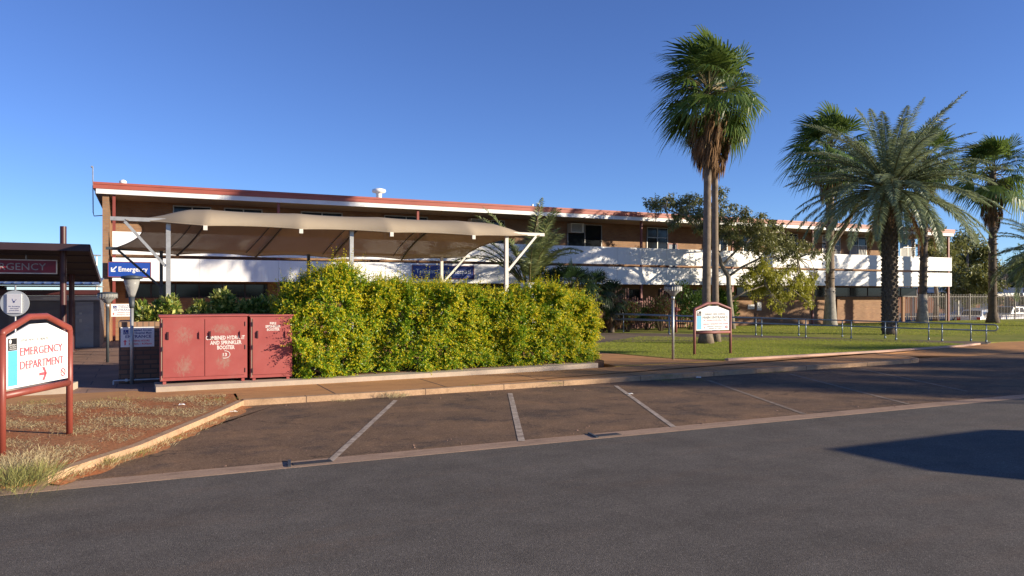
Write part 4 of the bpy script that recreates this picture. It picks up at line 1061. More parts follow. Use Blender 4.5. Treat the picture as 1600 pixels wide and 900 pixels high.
def fan_leaf(m,hub,az,el,pl,fr,kg,kp,seg=26,droop=.35,wind=(0,0),spread=105,dead=False):
    hub=Vector(hub)
    pd_=Vector((math.cos(el)*math.cos(az),math.cos(el)*math.sin(az),math.sin(el)))
    tip=hub+pd_*pl+Vector((0,0,-.10*pl*pl))
    if pl>.15:
        m.k=kp; m.tube([hub,hub+pd_*pl*.5+Vector((0,0,-.01)),tip],[.030,.022,.014],4,False)
    f=(pd_+Vector((wind[0],wind[1],-.08-.48*max(0,math.cos(el))))).normalized()
    side=f.cross(Vector((0,0,1)))
    if side.length<.05: side=Vector((-math.sin(az),math.cos(az),0))
    side.normalize(); roll=rnd.uniform(-.5,.5); nrmv=side.cross(f); side=(side*math.cos(roll)+nrmv*math.sin(roll)).normalized(); nrmv=side.cross(f)
    m.k=kg
    da=R_(2*spread)/seg
    for i in range(seg+1):
        a=-R_(spread)+i*da
        L=fr*(.78+.22*math.cos(a*.8))*rnd.uniform(.9,1.08)
        d=f*math.cos(a)+side*math.sin(a)-nrmv*(.10*abs(math.sin(a)))
        pe=f*(-math.sin(a))+side*math.cos(a)
        j=L*.52; w=j*da*.56
        mid=tip+d*j+nrmv*(.02*(1 if i%2 else -1))
        dr=droop*rnd.uniform(.5,1.35)
        q=tip+d*L*.86+Vector((wind[0]*.2*L,wind[1]*.2*L,-dr*L*.45)); e=q+d*L*.08+Vector((wind[0]*.3*L,wind[1]*.3*L,-dr*L*.45))
        m.poly([tip,mid-pe*w,mid+pe*w])
        m.poly([mid-pe*w,q-pe*w*.35,q+pe*w*.35,mid+pe*w])
        m.poly([q-pe*w*.35,e,q+pe*w*.35])

def fan_palm(label,base,hubz,R,skirt,r0,r1,bark,nl=42,seed=1,wind=(-.25,.05),flare=.15,green='fan_green',cat='palm tree',name='fan_palm',group='tall fan palms',lean=(0,0),bow=(0,0),boots=0,spread=100,dens=1.0,pale=0):
    global rnd
    rnd=random.Random(seed)
    t=thing(name,label,cat,base,group)
    top=(base[0]+lean[0],base[1]+lean[1],hubz)
    trunk_tube(base,top,r0,r1,bark,t,flare,26,bow)
    if pale:
        x_,y_=base[0],base[1]; MB().tube([(x_,y_,base[2]-.02),(x_,y_,base[2]+.3),(x_+lean[0]*.1,y_,base[2]+pale*.6),(x_+lean[0]*.2,y_,base[2]+pale)],[r0+flare+.06,r0+flare*.6+.05,r0+.03,r0+.012],14).build('trunk_base',M['trunk_pale'],t,True)
    if boots:
        m=MB()
        for i in range(boots*3):
            z=base[2]+1.6+(hubz-base[2]-2.4)*rnd.random()**.9; a=rnd.uniform(0,6.28); f=(z-base[2])/(hubz-base[2])
            cx=base[0]+lean[0]*f; cy_=base[1]+lean[1]*f
            p=Vector((cx+r1*.9*math.cos(a),cy_+r1*.9*math.sin(a),z)); q=p+Vector((math.cos(a)*.14,math.sin(a)*.14,rnd.uniform(.02,.26)))
            m.bar(p,q,rnd.uniform(.06,.13),.04)
        m.build('bark_scales',M['trunk_dark'],t)
    m=MB(); hub=Vector(top)
    n=int(nl*dens)
    for i in range(n):
        f=(i+.5)/n
        az=i*2.39996+rnd.uniform(-.3,.3)
        el=R_(80-112*f**1.25+rnd.uniform(-13,13))
        hb=hub+Vector((0,0,-.35*f*skirt*.3))
        fan_leaf(m,hb,az,el,R*rnd.uniform(.42,.70)*(1.08-.2*f),R*rnd.uniform(.50,.62)*(1.1-.15*f),0,1,20,.16+.5*f,wind,rnd.uniform(58,92))
    m.build('crown',[M[green],M['petiole']],t)
    # skirt of dead leaves hanging round the stem
    m=MB(); nd_=int(26+skirt*14)
    for i in range(nd_):
        f=i/nd_; az=rnd.uniform(0,6.28); z=hubz-.5-f*skirt*.68; ff=(z-base[2])/(hubz-base[2])
        c=Vector((base[0]+lean[0]*ff,base[1]+lean[1]*ff,z))
        rad=.10+.22*R*(1-f)*.9
        p0=c+Vector((math.cos(az)*r1,math.sin(az)*r1,0)); p1=c+Vector((math.cos(az)*(rad+r1),math.sin(az)*(rad+r1),-.25))
        m.k=1; m.tube([p0,p1],[.02,.014],4,False)
        ln=rnd.uniform(.55,1.0)*min(1.2,R*.55)
        for k in range(16):
            a2=az+rnd.gauss(0,.5); w=rnd.uniform(.012,.03); 
            q=p1+Vector((math.cos(a2)*rnd.uniform(.02,.22)+wind[0]*.4,math.sin(a2)*rnd.uniform(.02,.22),-ln*rnd.uniform(.5,1)))
            tt=Vector((-math.sin(a2),math.cos(a2),0))*w
            mid=p1.lerp(q,.55)+Vector((math.cos(a2)*.07,math.sin(a2)*.07,0)); m.k=0 if (f>.22 or rnd.random()<.6) else 2
            m.poly([p1,mid-tt,q,mid+tt])
    for i in range(int(16)):                  # bleached leaf stalks at the heart
        az=rnd.uniform(0,6.28); el=R_(rnd.uniform(-40,60)); d=Vector((math.cos(el)*math.cos(az),math.cos(el)*math.sin(az),math.sin(el)))
        m.k=1; m.tube([hub,hub+d*R*.22,hub+d*R*.42+Vector((0,0,-.12))],[.028,.02,.008],4,False)
    m.build('dead_leaf_skirt',[M['thatch'],plain('bleached_stalk',(.34,.27,.16),.8) if 'stalk' not in M else M['stalk'],M[green]],t)
    return t
M['stalk']=plain('bleached_stalk',(.34,.27,.16),.8)

def feather_frond(m,base,az,el,L,droop,nl,ll,lw,kl,kr,vee=.25,width=1.0,twist=0.,r0=.035):
    """one pinnate frond: curved stalk with leaflets on both sides"""
    n=14; pts=[Vector(base)]; e=el
    for i in range(n):
        f=i/n; e=el-droop*(f**1.25); d=Vector((math.cos(e)*math.cos(az),math.cos(e)*math.sin(az),math.sin(e)))
        pts.append(pts[-1]+d*L/n)
    m.k=kr; m.tube(pts,[r0*(1-.85*i/n) for i in range(n+1)],4,False)
    P=np.array([V(p) for p in pts]); T=unit(np.gradient(P,axis=0))
    ts=np.linspace(.16,.995,nl); ix=ts*n; i0=np.minimum(ix.astype(int),n-1); fr=(ix-i0)[:,None]
    pp=P[i0]*(1-fr)+P[i0+1]*fr; tt=unit(T[i0]*(1-fr)+T[i0+1]*fr)
    side=np.array([-math.sin(az),math.cos(az),0.]); nv=unit(np.cross(tt,side)); nv=np.where((nv[:,2:3]<0),-nv,nv)
    prof=(np.sin(np.pi*np.clip(ts*.86+.14,0,1))**.55)
    for sg in (-1,1):
        D=tt*rng.uniform(.55,.85,nl)[:,None]+side*sg*width+nv*(vee+rng.normal(size=nl)*.16)[:,None]-UPV*.12
        D=unit(D); LL=ll*prof*rng.uniform(.85,1.12,nl)
        q=rhomb(pp,D,nv+rng.normal(size=(nl,3))*.35,LL,np.full(nl,lw),mid=.35)
        q[:,2,2]-=.22*LL
        m.k=kl; m.quads(q)

def date_palm(label,base,hubz,L,r,seed,nf=96,boots=True,name='date_palm',cat='palm tree'):
    global rnd
    rnd=random.Random(seed)
    t=thing(name,label,cat,base); hub=Vector((base[0],base[1],hubz))
    trunk_tube(base,(base[0],base[1],hubz-.1),r*.98,r*.92,'trunk_dark',t,.05,30)
    if boots:
        m=MB(); H=hubz-base[2]; i=0; z=base[2]+.15
        while z<hubz-.25:
            a=i*2.39996; rr=r*.93
            p=Vector((base[0]+rr*math.cos(a),base[1]+rr*math.sin(a),z)); q=p+Vector((.07*math.cos(a),.07*math.sin(a),.13))
            m.bar(p,q,.13,.04,(-math.sin(a),math.cos(a),0.2)); i+=1; z+=.021
        m.build('bark_scales',plain('boot_bark',(.11,.09,.07),.95,.5,9) if i else None,t)
    m=MB()
    for i in range(nf):
        f=(i+.5)/nf; az=i*2.39996+rnd.uniform(-.2,.2); el=R_(84-102*f**.68+rnd.uniform(-8,8))
        feather_frond(m,hub+Vector((math.cos(az)*.2,math.sin(az)*.2,-.3*f)),az,el,L*rnd.uniform(.86,1.10)*(1.0+.04*f),R_(36+34*f+rnd.uniform(-12,12)),120,.54,.042,0,1,.22,.85,r0=.04)
    m.build('crown',[M['date_green'],M['petiole']],t)
    m=MB()
    for i in range(14):
        az=rnd.uniform(0,6.28); feather_frond(m,hub+Vector((math.cos(az)*.25,math.sin(az)*.25,-.5)),az,R_(rnd.uniform(-45,-20)),L*rnd.uniform(.5,.85),R_(rnd.uniform(40,60)),60,.32,.03,0,1,.1,.6,r0=.03)
    m.build('dead_fronds',[M['thatch'],M['stem']],t)
    return t

b=gp(1103,537); 
fan_palm('taller grey stemmed palm of the close pair behind the main entrance sign',(b.x,b.y,GZ),9.9,2.25,2.7,.17,.13,'trunk_grey',44,3,(-.42,.1),.17,lean=(.12,0))
b=gp(1118,534.5); 
fan_palm('darker thinner palm of the close pair with its crown merged in',(b.x,b.y,GZ),9.45,2.0,2.3,.14,.115,'trunk_grey',28,4,(-.25,.1),.10,lean=(-.05,0))
p=pv(1297,506,33.0); hz=pv(1293,235,33.0).z
fan_palm('fan palm with pale lower stem standing left of the date palm',(p.x,33.0,GZ),hz,2.75,2.4,.27,.19,'trunk_grey',46,5,(-.3,.1),.12,boots=46,pale=2.3)
p=pv(1441,503,33.3); hz=pv(1452,252,33.3).z
fan_palm('fan palm half hidden behind the date palm with ragged brown stem',(p.x,33.3,GZ),hz,2.3,2.0,.25,.18,'trunk_dark',42,6,(-.28,.1),.1,boots=46,pale=1.9,lean=(.35,0))
p=gp(1551,505); hz=pd(1553,268,dep(p)).z
fan_palm('dark stemmed fan palm with long brown skirt beyond the building end',(p.x,p.y,GZ),hz,2.75,3.6,.27,.20,'trunk_dark',40,8,(-.25,.1),.18,boots=60)
b=gp(1390,523)
date_palm('big grey green date palm with thick scaly trunk on the lawn',(b.x,b.y,GZ),pd(1393,290,dep(b)).z,4.6,.29,9)
b=pd(1648,505,46); date_palm('date palm at the far right whose fronds reach into the picture',(b.x,b.y,GZ),pd(1640,392,46).z,3.6,.36,10,nf=52)
# leaning dead stem beside the pale fan palm
p0=pv(1291,398,32.8); p1=pv(1322,352,32.6); p2=pv(1340,318,32.4)
m=MB(); m.tube([p0,p1,p2],[.10,.12,.10],8)
tag(m.build('dead_stem',M['trunk_grey'],None,True,loc=p0),'grey brown leaning stalk caught against the pale fan palm stem','dead branch')
# feather palm beside the shade sail
def feather_palm(label,base,hubz):
    global rnd
    rnd=random.Random(21)
    t=thing('feather_palm',label,'palm tree',base); hub=Vector((base[0],base[1],hubz))
    trunk_tube(base,hub,.17,.20,'trunk_dark',t,.03,10)
    m=MB()
    for i in range(26):
        f=(i+.5)/26; az=(i%3)*2.0944+.35+rnd.uniform(-.30,.30); el=R_(86-34*f+rnd.uniform(-5,5))
        feather_frond(m,hub+Vector((math.cos(az)*.12,math.sin(az)*.12,-.15*f)),az,el,rnd.uniform(3.5,4.9),R_(40+52*f+rnd.uniform(-12,12)),64,.62,.05,0,1,.30,.8,r0=.05)
    m.build('crown',[M['tri_green'],M['petiole']],t)
p=pv(827,440,32.2); feather_palm('feather palm with arching fronds growing at the end of the shade sail',(p.x,32.2,GZ),2.3)
p2=pv(826,440,30.6); t=thing('plant_pot','white round pot under the feather palm','pot',(p2.x,30.6,GZ))
m=MB(); m.lathe((p2.x,30.6,GZ),[(.22,0),(.25,.1),(.28,1.2),(.30,2.05)],18); m.build('stand',M['white_trim'],t,True)
m=MB(); m.lathe((p2.x,30.6,GZ),[(.30,2.051),(.36,2.16),(.38,2.40),(.34,2.42)],18); m.build('rim',M['white_trim'],t,True)
# low dark fan palms under the balcony
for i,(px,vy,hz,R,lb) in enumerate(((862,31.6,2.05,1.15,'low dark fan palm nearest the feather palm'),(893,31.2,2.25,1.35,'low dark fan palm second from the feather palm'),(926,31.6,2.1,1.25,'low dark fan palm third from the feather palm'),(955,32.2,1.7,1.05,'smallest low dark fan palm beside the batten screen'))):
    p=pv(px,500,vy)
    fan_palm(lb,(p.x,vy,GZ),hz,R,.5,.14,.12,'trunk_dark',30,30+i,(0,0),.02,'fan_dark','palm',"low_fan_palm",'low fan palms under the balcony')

# ---- broadleaf trees
def tree(name,label,base,trunk,clumps,mats,ll,lw,n,hang=.5,bark='bark',group=None,r0=.16,strands=True,seed=1,limbs=()):
    """trunk: list of points; clumps: (centre, radius, material index)"""
    t=thing(name,label,'tree',base,group); r=random.Random(seed)
    s=MB(); k=len(trunk)
    s.tube(trunk,[r0*(1-.55*i/(k-1))*(1.25 if i==0 else 1) for i in range(k)],10)
    att=list(trunk[1:])
    for lb in limbs:
        s.tube(lb,[r0*.5-(r0*.32)*i/(len(lb)-1) for i in range(len(lb))],8); att+=list(lb[1:])
    for c,rad,_ in clumps:
        c=Vector(c); a=min(att,key=lambda q:(Vector(q)-c).length+max(0,Vector(q).z-c.z)*.6); a=Vector(a)
        d=c-a; mid=a+d*.5+Vector((r.uniform(-.15,.15)*d.length,r.uniform(-.15,.15)*d.length,.10*d.length))
        s.tube([a,a+(mid-a)*.5+Vector((0,0,.04)),mid,c],[r0*.26,r0*.20,r0*.14,r0*.05],6)
        for j in range(5):
            q=c+Vector((r.gauss(0,1),r.gauss(0,1),r.gauss(0,.8)))*rad*.6
            s.tube([mid.lerp(c,.5),(c+q)/2,q],[r0*.10,r0*.07,r0*.03],4)
    s.build('trunk',M[bark],t,True)
    m=MB()
    for c,rad,mi in clumps:
        c=V(c); ns=max(3,int(n*rad*rad/9))
        sp=c+rng.normal(size=(ns,3))*rad*np.array([.52,.52,.42])
        for j in range(9):
            pos=sp+rng.normal(size=(ns,3))*rad*.11; pos[:,2]-=(hang*(2.6 if mi else 1))*rad*.10*j*rng.random(ns)
            D=rng.normal(size=(ns,3))*.6+np.array([0,0,-hang*1.5])+unit(sp-c)*.4
            L=rng.uniform(.7,1.3,ns)*ll
            m.k=mi; m.quads(rhomb(pos,D,randdir(ns)+unit(sp-c)*.5+UPV*.2,L,L*lw))
    m.build('crown',[M[x] for x in mats],t)
    return t
V0=32.6
def cl(px,py,rpx,mi=0,dv=0.): 
    p=pv(px,py,V0+dv); return (tuple(p),rpx*dep(p)/FOC,mi)
tb=pv(1144,514,V0); tb.z=GZ
trunk=[tuple(tb)]+[tuple(pv(a,b,V0)) for a,b in ((1140,470),(1138,432),(1128,415),(1122,396),(1120,372))]
up=[(1026,322,13),(1018,316,9),(1042,312,12),(1060,318,15),(1078,312,13),(1062,334,14),(1086,332,17),(1098,352,15),(1124,298,11),(1122,318,14),(1090,312,10),(1138,340,15),(1118,356,14),(1140,364,15),(1160,340,12),(1168,356,18),(1188,348,14),(1194,366,18),
    (1214,352,10),(1216,372,15),(1180,384,15),(1204,386,14),(1232,378,13),(1240,392,12),(1256,384,12),(1272,394,9),(1152,380,11),(1108,336,15),(1050,350,9),(1166,328,8),(1146,322,7),(1192,334,6),(1222,400,11),(1290,402,7)]
lowc=[(1174,424,11),(1192,420,14),(1206,430,13),(1188,440,14),(1212,446,13),(1220,462,9),(1178,454,10),(1206,470,7),(1216,482,7),(1196,406,10),(1224,424,10),(1252,430,11),(1262,444,10),(1258,460,9),(1242,440,10),(1240,414,8),(1270,432,7),(1234,456,8),(1160,436,8),(1168,444,7),(1264,474,6)]
r=random.Random(5)
tree('gum_tree','spreading gum tree with crooked trunk and drooping yellow green lower branches',tb,trunk,
     [cl(a,b,c,0,r.uniform(-1.2,.6)) for a,b,c in up]+[cl(a,b,c,1,r.uniform(-1.0,.3)) for a,b,c in lowc]+[cl(a+4,b-6,c*.8,2,r.uniform(-.8,.5)) for a,b,c in lowc[::2]],
     ['gum_leaf','weep_leaf','tree_leaf'],.17,.30,2600,.55,limbs=[[tuple(pv(a,b,V0+d)) for a,b,d in q] for q in (((1138,432,0),(1158,418,-.2),(1186,404,-.4),(1214,400,-.6),(1246,404,-.7)),((1128,415,0),(1150,392,.2),(1180,366,.2),(1220,362,0)),((1122,396,0),(1100,366,-.3),(1072,338,-.5),(1040,326,-.6)),((1140,470,0),(1165,455,-.3),(1195,446,-.5)))])
# trees beyond the building end and fence
def bg_tree(name,label,px,dpt,spots,seed,mats=('tree_leaf','gum_leaf'),ll=.36,n=900,r0=.2):
    b=pd(px,500,dpt); base=(b.x,b.y,ground_z(b.x,b.y)); r=random.Random(seed)
    top=pd(px,min(s[1] for s in spots)+25,dpt)
    tr=[base,(b.x+.1,b.y,2.0),(b.x-.1,b.y,3.2),tuple(top)]
    cs=[]
    for a,bb,c in spots:
        p=pd(a,bb,dpt+r.uniform(-2,2)); cs.append((tuple(p),c*dpt/FOC,r.randrange(len(mats))))
    tree(name,label,base,tr,cs,list(mats),ll,.3,n,.45,'bark','trees beyond the building',r0,seed=seed)
bg_tree('shade_tree','tall olive green tree just beyond the building end',1512,64,[(1494,380,16),(1510,372,15),(1528,382,14),(1540,394,13),(1500,402,18),(1522,404,18),(1545,416,14),(1496,424,18),(1516,430,19),(1536,436,16),(1505,448,17),(1528,456,15),(1550,440,12),(1488,446,12),(1520,466,11),(1540,462,10)],41)
bg_tree('shade_tree','low olive trees massed behind the carport roof',1574,82,[(1562,436,14),(1580,428,14),(1598,432,16),(1572,446,13),(1590,448,14),(1612,440,16),(1630,430,18)],42)
bg_tree('shade_tree','tree showing through the open end of the upper balcony',1462,60,[(1452,372,14),(1470,380,16),(1448,392,14),(1466,400,16),(1482,394,12),(1456,412,14),(1476,412,13)],43)
bg_tree('shade_tree','dark leafy tree behind the low carport at far right edge',1606,70,[(1590,410,12),(1604,400,14),(1618,408,16),(1600,424,14),(1622,424,14)],44,('shrub_leaf','tree_leaf'))
for px,py,rp,dpt,lb in ((1478,478,16,84,'dark bush behind the cars next to the balcony column'),(1512,474,18,86,'dark bush behind the cars below the olive tree'),(1556,472,20,88,'dark bush behind the carport posts right of the palm stem'),(1598,474,22,86,'dark bush behind the cars at the right edge'),(1640,474,22,86,'dark bush beyond the right edge of view')):
    q=pd(px,py,dpt); shrub('boundary_bush',lb,(q.x,q.y,ground_z(q.x,q.y)),rp*1.3*dpt/FOC,1.2,3.3,1900,.26,['shrub_leaf','tree_leaf'],'bush','bushes behind the car park',.5,8,.2)
# bare twiggy shrub between them
p=pd(1570,500,75); t=thing('bare_tree','thin leafless tree seen against sky beyond the fence','tree',(p.x,p.y,-.4)); m=MB(); r=random.Random(3)
m.tube([(p.x,p.y,-.5),(p.x+.1,p.y,2.2),(p.x,p.y,4.0)],[.12,.09,.05],6)
for k in range(46):
    z=r.uniform(2.0,4.4); a=r.uniform(0,6.28); L=r.uniform(1.0,2.4); e=r.uniform(.5,1.3)
    q0=Vector((p.x,p.y,z)); q1=q0+Vector((math.cos(a)*math.cos(e),math.sin(a)*math.cos(e),math.sin(e)))*L*.5; q2=q1+Vector((math.cos(a+.4)*math.cos(e),math.sin(a+.4)*math.cos(e),math.sin(e)))*L*.5
    m.tube([q0,q1,q2],[.035,.022,.01],4)
m.build('trunk',M['bark'],t)
# trees across the road, outside the picture; only their long shadows reach it
def off_tree(label,x,y,h,rad,seed):
    r=random.Random(seed); tr=[(x,y,0),(x+.1,y,1.5),(x-.1,y+.1,h*.5),(x,y,h*.8)]; cs=[]
    for k in range(26):
        a=r.uniform(0,6.28); q=r.random()**.5*rad; z=h*r.uniform(.32,1); cs.append(((x+q*math.cos(a),y+q*math.sin(a),z),r.uniform(.7,1.3),0))
    tree('street_tree',label,(x,y,0),tr,cs,['gum_leaf'],.26,.4,700,.4,'bark','street trees across the road',.2,seed=seed)
off_tree('street tree across the road beyond the right edge of view',46,-11.5,11.0,3.4,51)
off_tree('broad street tree farther along across the road',56,-12.5,12.5,4.2,52)
off_tree('smaller street tree at the far kerb outside the view',41.5,-10.6,8.6,2.0,53)

# ---- grass
def blades(m,P,h,w,lean=.35,k=0):
    n=len(P); d=rng.uniform(0,6.28,n); s=np.stack([np.cos(d),np.sin(d),0*d],-1)*np.asarray(w)[:,None]
    l=rng.normal(size=(n,3))*lean; l[:,2]=1; tip=P+unit(l)*np.asarray(h)[:,None]
    mid=P+unit(l)*np.asarray(h)[:,None]*.5*np.array([.7,.7,1.1])
    m.k=k; m.quads(np.stack([P-s,mid-s*.6,tip,mid+s*.6],1)); 
def sample_poly(poly,n):
    xs_=[p[0] for p in poly]; ys_=[p[1] for p in poly]; out=[]
    while len(out)<n:
        a=rng.uniform(min(xs_),max(xs_),n); b=rng.uniform(min(ys_),max(ys_),n)
        out += [(x,y) for x,y in zip(a,b) if inpoly(x,y,poly)]
    return np.array(out[:n])
m=MB()
Q=sample_poly([(15.0,17.36),(22,17.68),(28,18.7),(28,22),(20,28.5),(13.4,23.3),(14.1,18.6)],52000)
P=np.concatenate([Q,np.full((len(Q),1),GZ+.012)],1); blades(m,P,rng.uniform(.02,.055,len(P)),rng.uniform(.006,.012,len(P)),.6)
Q=sample_poly([(24,29),(34,22.5),(50,20),(56,36),(30,34.5)],26000)
P=np.concatenate([Q,np.full((len(Q),1),GZ+.012)],1); blades(m,P,rng.uniform(.03,.07,len(P)),rng.uniform(.012,.02,len(P)),.6)
stuff(m.build('lawn_grass',M['grass']),'short green lawn grass in front of the hospital','grass')
m=MB()
VP=[(-6,9.6),(-1.5,9.6),(-.9,9.75),(1.3,14.0),(1.4,15.45),(-6,15.45)]
# patches of dry grass on the verge, and green tussocks near the corner
def patchfield(x,y): return math.sin(x*2.3+1.1*math.sin(y*1.9))*math.sin(y*2.9+.8*math.sin(x*2.7))+.6*math.sin(x*5.3+y*4.1)
Q=sample_poly(VP,120000); keep=np.array([patchfield(x,y)+rnd.gauss(0,.45)>.08 for x,y in Q]); Q=Q[keep]
P=np.concatenate([Q,np.full((len(Q),1),GZ)],1); blades(m,P,rng.uniform(.015,.075,len(P)),rng.uniform(.003,.007,len(P)),2.6,0)
Q=sample_poly(VP,9000); keep=np.array([x<-2.4+.5*math.sin(y*3) and y<12.2 for x,y in Q]); Q=Q[keep]
P=np.concatenate([Q,np.full((len(Q),1),GZ)],1); blades(m,P,rng.uniform(.04,.2,len(P)),rng.uniform(.003,.006,len(P)),.8,0)
def tussock(cx,cy,r,n,h,k,z=GZ):
    n=int(n*.7)
    Q=np.array([cx,cy])+rng.normal(size=(n,2))*r*.5; P=np.concatenate([Q,np.full((n,1),z)],1)
    d=Q-np.array([cx,cy]); hh=h*rng.uniform(.5,1.1,n)
    l=np.concatenate([d/r*.7+rng.normal(size=(n,2))*.35,np.ones((n,1))],1); l=unit(l)
    s=unit(np.cross(l,randdir(n)))*.004; mid=P+l*hh[:,None]*.6; tip=P+l*hh[:,None]*np.array([1.25,1.25,.9])
    m.k=k; m.quads(np.stack([P-s,mid-s*.7,tip,mid+s*.7],1))
for px,py,r_,n,h,k in ((8,770,.32,420,.24,1),(36,760,.30,380,.26,1),(60,745,.25,300,.20,1),(20,742,.35,320,.20,0),(5,735,.3,260,.18,0),(48,728,.3,260,.15,0),(75,733,.15,120,.12,0),(28,760,.26,260,.28,1),(14,722,.4,220,.12,0),(40,712,.4,220,.10,0)):
    p=gp(px,py); tussock(p.x,p.y,r_,n,h,k)
for px,py,r_,n,h,k in ((165,727,.14,160,.14,1),(195,716,.16,160,.09,0),(230,704,.16,150,.08,0),(260,692,.14,140,.08,0),(285,680,.15,150,.07,0),(345,655,.15,170,.07,0),(362,645,.14,150,.06,0),(120,742,.16,170,.08,0),(178,721,.2,260,.09,0),(210,711,.2,260,.09,1),(245,698,.18,220,.08,0),(150,731,.2,220,.10,0),(305,672,.16,180,.06,0),(325,664,.16,180,.06,0),(270,687,.14,160,.07,1),(98,748,.2,200,.08,0),
                     (614,622,.22,260,.16,0),(628,620,.16,160,.10,0),(530,627,.14,120,.06,0),(545,626,.14,100,.05,0),(1040,595,.3,220,.05,1),(1085,594,.3,220,.05,1),(1190,583,.3,200,.06,1),(1215,581,.3,200,.06,1),(1300,575,.3,160,.06,1),(1390,568,.35,160,.06,1),(1345,572,.3,140,.05,0)):
    p=gp(px,py,.004); tussock(p.x,p.y,r_,n,h,k,.004)
for px,py,r_,n,h,k in ((870,603,.22,160,.05,1),(740,606,.12,80,.05,1),(1040,590,.25,160,.05,1),(60,632,.35,250,.05,1),(190,628,.5,300,.06,1),(300,625,.5,300,.05,0),(345,628,.3,260,.05,1)):
    p=gp(px,py-3); tussock(p.x,p.y,r_,n,h,k,GZ-.005)
Q=sample_poly(VP,1500); P=np.concatenate([Q,np.full((len(Q),1),GZ+.006)],1); n=len(P)
m.k=2; m.quads(rhomb(P,np.concatenate([rng.normal(size=(n,2)),rng.normal(size=(n,1))*.12],1),np.tile(UPV,(n,1))+rng.normal(size=(n,3))*.3,rng.uniform(.02,.06,n),rng.uniform(.012,.03,n)))
stuff(m.build('dry_grass',[M['dry'],M['tuft'],M['thatch']]),'dry straw grass and weeds on the red verge and along the kerbs','grass')
# loose stones on the verge and in the gutter
m=MB()
for k in range(420):
    if k<260: q=sample_poly(VP,1)[0]; z=GZ
    else: q=(rnd.uniform(-4,20),rnd.uniform(ROAD+.3,ROAD+.9) if rnd.random()<.5 else rnd.uniform(13.6,14.4)); z=.005
    if z<.01 and q[0]<1.6 and q[1]>9.6: continue
    s=rnd.uniform(.006,.024); a=rnd.uniform(0,3)
    m.faces([(q[0]+math.cos(a+i*1.57)*s*rnd.uniform(.7,1.2),q[1]+math.sin(a+i*1.57)*s*rnd.uniform(.7,1.2),z-.002) for i in range(4)]+[(q[0]+s*.2,q[1],z+s*.8)],[(0,1,4),(1,2,4),(2,3,4),(3,0,4)])
stuff(m.build('gravel',plain('red_gravel',(.20,.12,.085),.9,.4,8)),'loose gravel scattered on the verge and gutter edge','gravel')
# ------------------------------------------------------------------ fence, carport, cars on the right
FY=37.9
M['fence']=plain('shaded_fence_paint',(.24,.225,.20),.7,.2,3)  # pale bars greyed so the colour holds the trees' shade
fx0,fx1=BODY1+.15,96.0
t=thing('palisade_fence','pale upright bar fence running from the building end past the cars','fence',(fx0,FY,GZ))
x=fx0; nb=0
while x<fx1-1:
    m=MB()
    for k in range(14): m.box(x+.09+k*.19,x+.113+k*.19,FY-.011,FY+.011,GZ+.06,2.02)
    m.box(x+.03,x+2.77,FY+.016,FY+.045,.35,.40); m.box(x+.03,x+2.77,FY+.016,FY+.045,1.80,1.85); m.build('bar_panel',M['fence'],t)
    MB().box(x-.04,x+.02,FY-.03,FY+.05,-.1,2.06).build('post',M['fence'],t); x+=2.8
cp=thing('carport','long open carport with a grey sheet roof beyond the fence','carport',(70,47,-.6))
def cport(xa,xb,y0,y1,z0,z1):
    m=MB(); m.prism([(xa,y0,z0),(xa,y1,z1),(xa,y1,z1+.05),(xa,y0,z0+.05)],(xb-xa,0,0)); x=xa
    while x<xb-.06: m.prism([(x,y0,z0+.051),(x,y1,z1+.051),(x,y1,z1+.08),(x,y0,z0+.08)],(.06,0,0)); x+=.4
    r=m.build('roof',M['steel'],cp); MB().box(xa-.05,xb+.05,y0-.08,y0-.002,z0-.14,z0+.10).build('roof_edge',M['alu'],r)
    x=xa+.6
    while x<xb: 
        MB().box(x,x+.12,y0+.5,y0+.62,-.7,z0-.02).build('post',M['cream_steel'],cp); MB().box(x,x+.12,y1-.6,y1-.48,-.7,z1-.03).build('post',M['cream_steel'],cp); x+=5.2
cport(58.5,97,43.2,48.6,2.02,2.62)
cp2=cp
t2=thing('carport','lower grey roofed carport showing beneath the balcony end','carport',(53,46,-.6)); cp=t2
cport(49.5,57.6,45.5,50,1.95,2.25)
